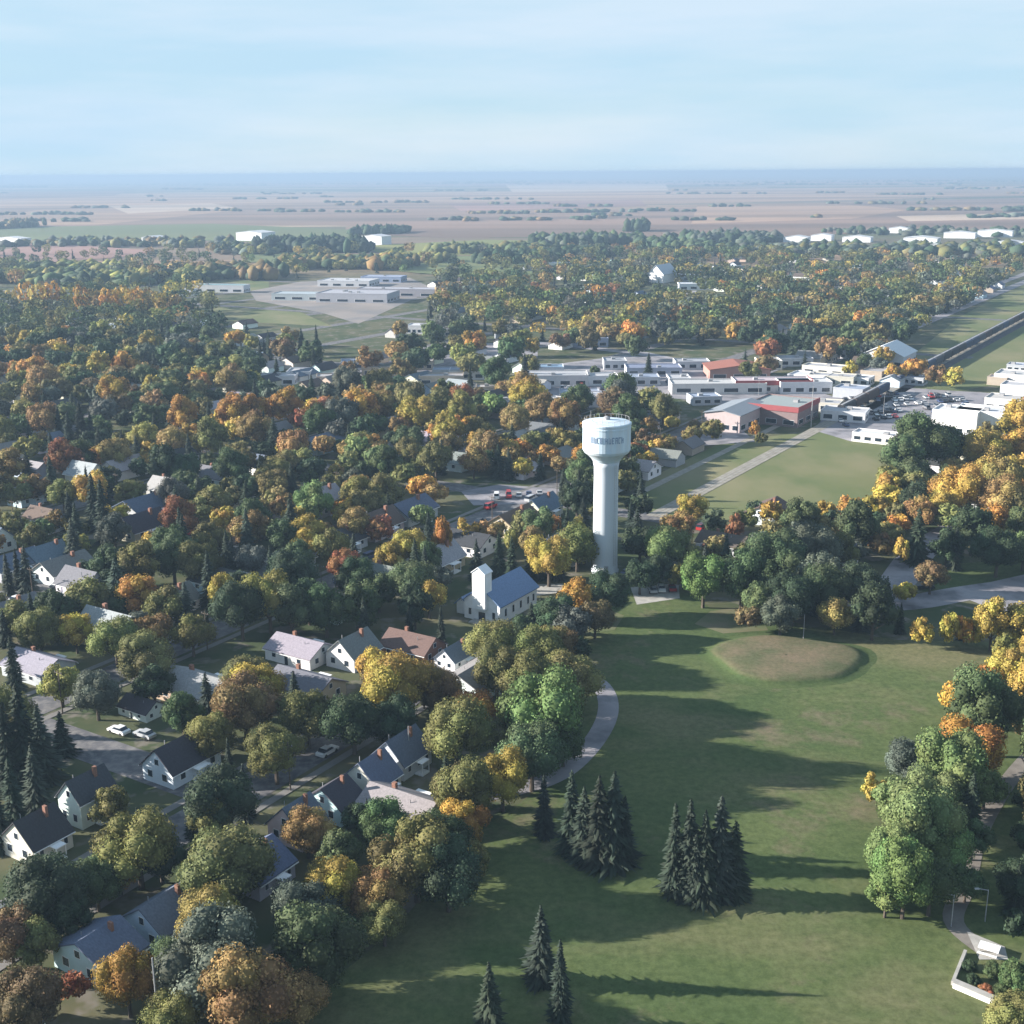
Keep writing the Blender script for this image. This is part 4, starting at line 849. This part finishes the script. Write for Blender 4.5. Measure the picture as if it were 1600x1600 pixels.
# ------------------------------------------------------------------ cars
def car(name,van=False):
    root=empty(name,(0,0,-500)); w=.9
    if not van: bp=[(-2.2,.35),(2.2,.35),(2.25,.75),(1.2,.95),(-1.9,1.0),(-2.25,.85)]; cp_=[(-1.75,.985),(.95,.955),(.35,1.42),(-1.2,1.45)]
    else: bp=[(-2.6,.4),(2.4,.4),(2.5,1.1),(1.5,1.25),(-2.6,1.25)]; cp_=[(-2.55,1.24),(1.45,1.24),(.9,2.0),(-2.5,2.05)]
    def ex(pr,w,nm,m):
        k=len(pr); vs=[(-w,y_,z) for y_,z in pr]+[(w,y_,z) for y_,z in pr]
        return MB().add(vs,[tuple(range(k)),tuple(range(2*k-1,k-1,-1))]+[(i,i+k,(i+1)%k+k,(i+1)%k) for i in range(k)]).build(nm,m,root)
    ex(bp,w,'body',PAINT); ex(cp_,w*.84,'cabin_glass',GLASS)
    z=cp_[2][1]+.005; MB().box(-w*.8,w*.8,cp_[3][0]+.05,cp_[2][0]-.05,z-.01,z+.05).build('car_roof',PAINT,root)
    for y_ in (-1.4,1.35):
        for s in (-1,1):
            MB().add([(s*w*.93+dx,y_+.34*math.cos(k*.628),.33+.34*math.sin(k*.628)) for dx in (-.11,.11) for k in range(10)],[tuple(range(9,-1,-1)),tuple(range(10,20))]+[(k,(k+1)%10,10+(k+1)%10,10+k) for k in range(10)]).build('wheel',DARKM,root)
    return root
CARS=[car('parked_car'),car('parked_van',True)]
CC={'white':(.75,.75,.75),'black':(.02,.02,.025),'silver':(.42,.43,.45),'dark blue':(.04,.06,.14),'red':(.35,.03,.03),'grey':(.16,.16,.17)}
citems=[]
def put_car(x,y,rz,van=None,col=None):
    van=random.random()<.25 if van is None else van
    o=copy_tree(CARS[1 if van else 0]); o.location=(x,y,.1); o.rotation_euler=(0,0,rz); cn=col or random.choice(['white','white','black','silver','silver','dark blue','red','grey'])
    for c in o.children:
        if c.name.startswith(('body','car_roof')): c.color=(*CC[cn],1)
    o['category']='van' if van else 'car'; o['group']='cars parked about the town'; px,py=Q(x,y,0); citems.append((o,px,py,cn))
def lot(p0,p1,n,rows,gap=9,fill=.6):
    a=P(*p0);b_=P(*p1)
    for r_ in range(rows):
        for k in range(n):
            if random.random()>fill: continue
            q=a.lerp(b_,k/max(1,n-1)); put_car(q.x+random.uniform(-.3,.3),q.y+r_*gap+random.uniform(-.3,.3),random.choice([0,math.pi])+random.uniform(-.05,.05))
lot((1370,655),(1540,640),20,4,11,.55);lot((1310,668),(1400,650),9,2,9,.5);lot((1010,600),(1075,605),8,2,10,.5);lot((870,615),(960,608),10,2,10,.5);lot((760,780),(860,772),7,1,10,.6);lot((1330,632),(1420,622),10,2,10,.5);lot((1020,925),(1050,922),3,1,8,.8);lot((1090,568),(1130,575),5,2,9,.6)
for ia in range(-6,1):
    for _ in range(11):
        b=random.uniform(70,330); s=random.choice((-1,1)); p=G(-137+ia*59+s*3.1,b); px,py=Q(p.x,p.y)
        if -20<px<1620 and py<1600: put_car(p.x,p.y,TH)
for q,c_n in (((186,1146),'white'),((226,1152),'silver'),((590,1262),'silver'),((655,1275),'dark blue'),((1445,920),'black')):
    p=P(*q); put_car(p.x,p.y,TH+1.57 if q[0]<1000 else 1.4,False,c_n)
auto_label(citems,'parked car')
for o,px,py,cn in citems:
    if o['category']=='van': o['label']=o['label'].replace('parked car','parked van')
# ------------------------------------------------------------------ small things in the park
mb=MB()
a_,b_,c2=P(1490,1542),P(1600,1590),P(1700,1640)
gw=tag(empty('garden_wall',(0,0,0)),'low white garden wall running out of the bottom right corner','wall')
strip_pts=smooth_line([a_,b_,c2],4)
def wallmesh(pts,w,h,m,name,par,z0=0):
    mb=MB()
    vs=[]
    for i,p in enumerate(pts):
        dr=(pts[min(i+1,len(pts)-1)]-pts[max(i-1,0)]).normalized(); nrm=Vector((-dr.y,dr.x,0))*w/2
        vs+=[(p.x-nrm.x,p.y-nrm.y,z0),(p.x+nrm.x,p.y+nrm.y,z0),(p.x+nrm.x,p.y+nrm.y,z0+h),(p.x-nrm.x,p.y-nrm.y,z0+h)]
    n=len(pts); fs=[(3,2,1,0),tuple((n-1)*4+k for k in range(4))]
    for i in range(n-1):
        for k in range(4): fs.append((i*4+k,i*4+(k+1)%4,i*4+4+(k+1)%4,i*4+4+k))
    return mb.add(vs,fs).build(name,m,par)
wallmesh(strip_pts,.7,.9,TRIM,'wall_body',gw,-.1); wallmesh(strip_pts,1.0,.14,CONC,'coping',gw,.803)
ws=tag(empty('garden_wall',(0,0,0)),'short side wall along the flower bed left end','wall'); wallmesh([P(1488,1540),P(1508,1490)],.4,.7,CONC,'wall_body',ws,-.1)
p=P(1545,1488); kb=tag(empty('kiosk',(p.x,p.y,0),TH),'small white topped kiosk table by the park path end','kiosk')
MB().box(-1.3,1.3,-.8,.8,.75,.9).build('top',TRIM,kb)
for sx in (-1,1):
    for sy in (-1,1): MB().box(sx*1.1-.08,sx*1.1+.08,sy*.6-.08,sy*.6+.08,0,.75).build('leg',METAL,kb)
for sy in (-1,1): MB().box(-1.2,1.2,sy*1.3-.2,sy*1.3+.2,.42,.48).build('bench',TRIM,kb)
# shrubs in the bed behind the wall
sit=[]
for q,r_,cn in (((1540,1555),1.1,'rust'),((1565,1560),1.3,'green'),((1590,1572),1.2,'dgreen'),((1520,1535),1.0,'dgreen'),((1515,1515),1.1,'dgreen'),((1550,1525),1.3,'green'),((1580,1540),1.2,'olive')):
    p=P(*q); o=empty('shrub',(p.x,p.y,-.5*r_),random.random()*6); o.scale=(r_,r_,r_*.9); c=obj('foliage',BROAD[random.randrange(9)][0],o); c.color=(*PAL[cn],1); o['category']='shrub'; o['group']='shrubs behind the garden wall'; px,py=Q(p.x,p.y,1); sit.append((o,px,py,CN[cn]))
auto_label(sit,'shrub')
def pole(px,py,h,label,arm=True,name='lamp_post',cat='lamp post',r=.09):
    p=P(px,py); o=tag(empty(name,(p.x,p.y,0)),label,cat); MB().tube((0,0,0),(0,0,h),r,r*.6,8).build('pole',METAL,o)
    if arm: MB().tube((0,0,h-.1),(-1.4,0,h+.2),.05,.05,6).build('arm',METAL,o); MB().box(-1.9,-1.3,-.15,.15,h+.1,h+.25).build('lamp_head',METAL,o)
    return o
pole(1486,1448,5,'grey lamp post beside the park path near the tall green trees')
pole(1539,1440,5,'grey lamp post in the shade right of the park path')
pole(1255,1000,6,'thin pale pole standing on the grass mound',False,'flagpole','pole')
pole(1267,668,17,'tall thin mast right of the brick hall',False,'mast','mast',.2)
pole(250,1620,11,'pale utility pole at the bottom left among trees',False,'utility_pole','utility pole',.16)
pole(640,1200,8,'utility pole beside the pale blue house',False,'utility_pole','utility pole',.12)
pole(1185,620,10,'lamp post by the red strip shops'); pole(1450,640,9,'lamp post in the middle of the long car park'); pole(1380,650,9,'lamp post at the left of the long car park')
# ------------------------------------------------------------------ utility poles
pm=MB().tube((0,0,-.2),(0,0,9),.15,.1,6).mesh('pole',BARK); am=MB().box(-1.1,1.1,-.06,.06,8.3,8.45).mesh('cross_arm',BARK); im=MB().tube((-.9,0,8.45),(-.9,0,8.7),.06,.05,5).mesh('insulator',METAL)
pi_=[]
for a_s in (-130.5,-189,-248,-307):
    b_p=60.
    while b_p<420:
        b_p+=38
        q=G(a_s,b_p); px,py=Q(q.x,q.y,5)
        if not(-10<px<1610 and py<1620) or (a_s>-131 and b_p>210): continue
        o=empty('utility_pole',q,TH); obj('pole',pm,o); obj('cross_arm',am,o); c=obj('insulator',im,o); c=obj('insulator',im,o); c.location=(1.8,0,0)
        o['category']='utility pole'; o['group']='utility poles along the streets'; pi_.append((o,px,py,'brown wooden'))
auto_label(pi_,'utility pole')
# ------------------------------------------------------------------ label houses, remove prototypes
hi=[]
for h in HOUSES:
    if h['label']: h['o']['label']=h['label']
    else:
        px,py=Q(h['x'],h['y'],3); hi.append((h['o'],px,py,f"{ {'brick':'brick red'}.get(h['wall'],h['wall']) } walled {h['roof']} roofed"))
auto_label(hi,'house')
for root in HP+HF+CARS+[wg]:
    L_=[root]; 
    for c in L_: L_+=list(c.children)
    for c in L_[::-1]: bpy.data.objects.remove(c)
print('trees',nb,ns,'houses',len(HOUSES),'objects',len(bpy.data.objects))
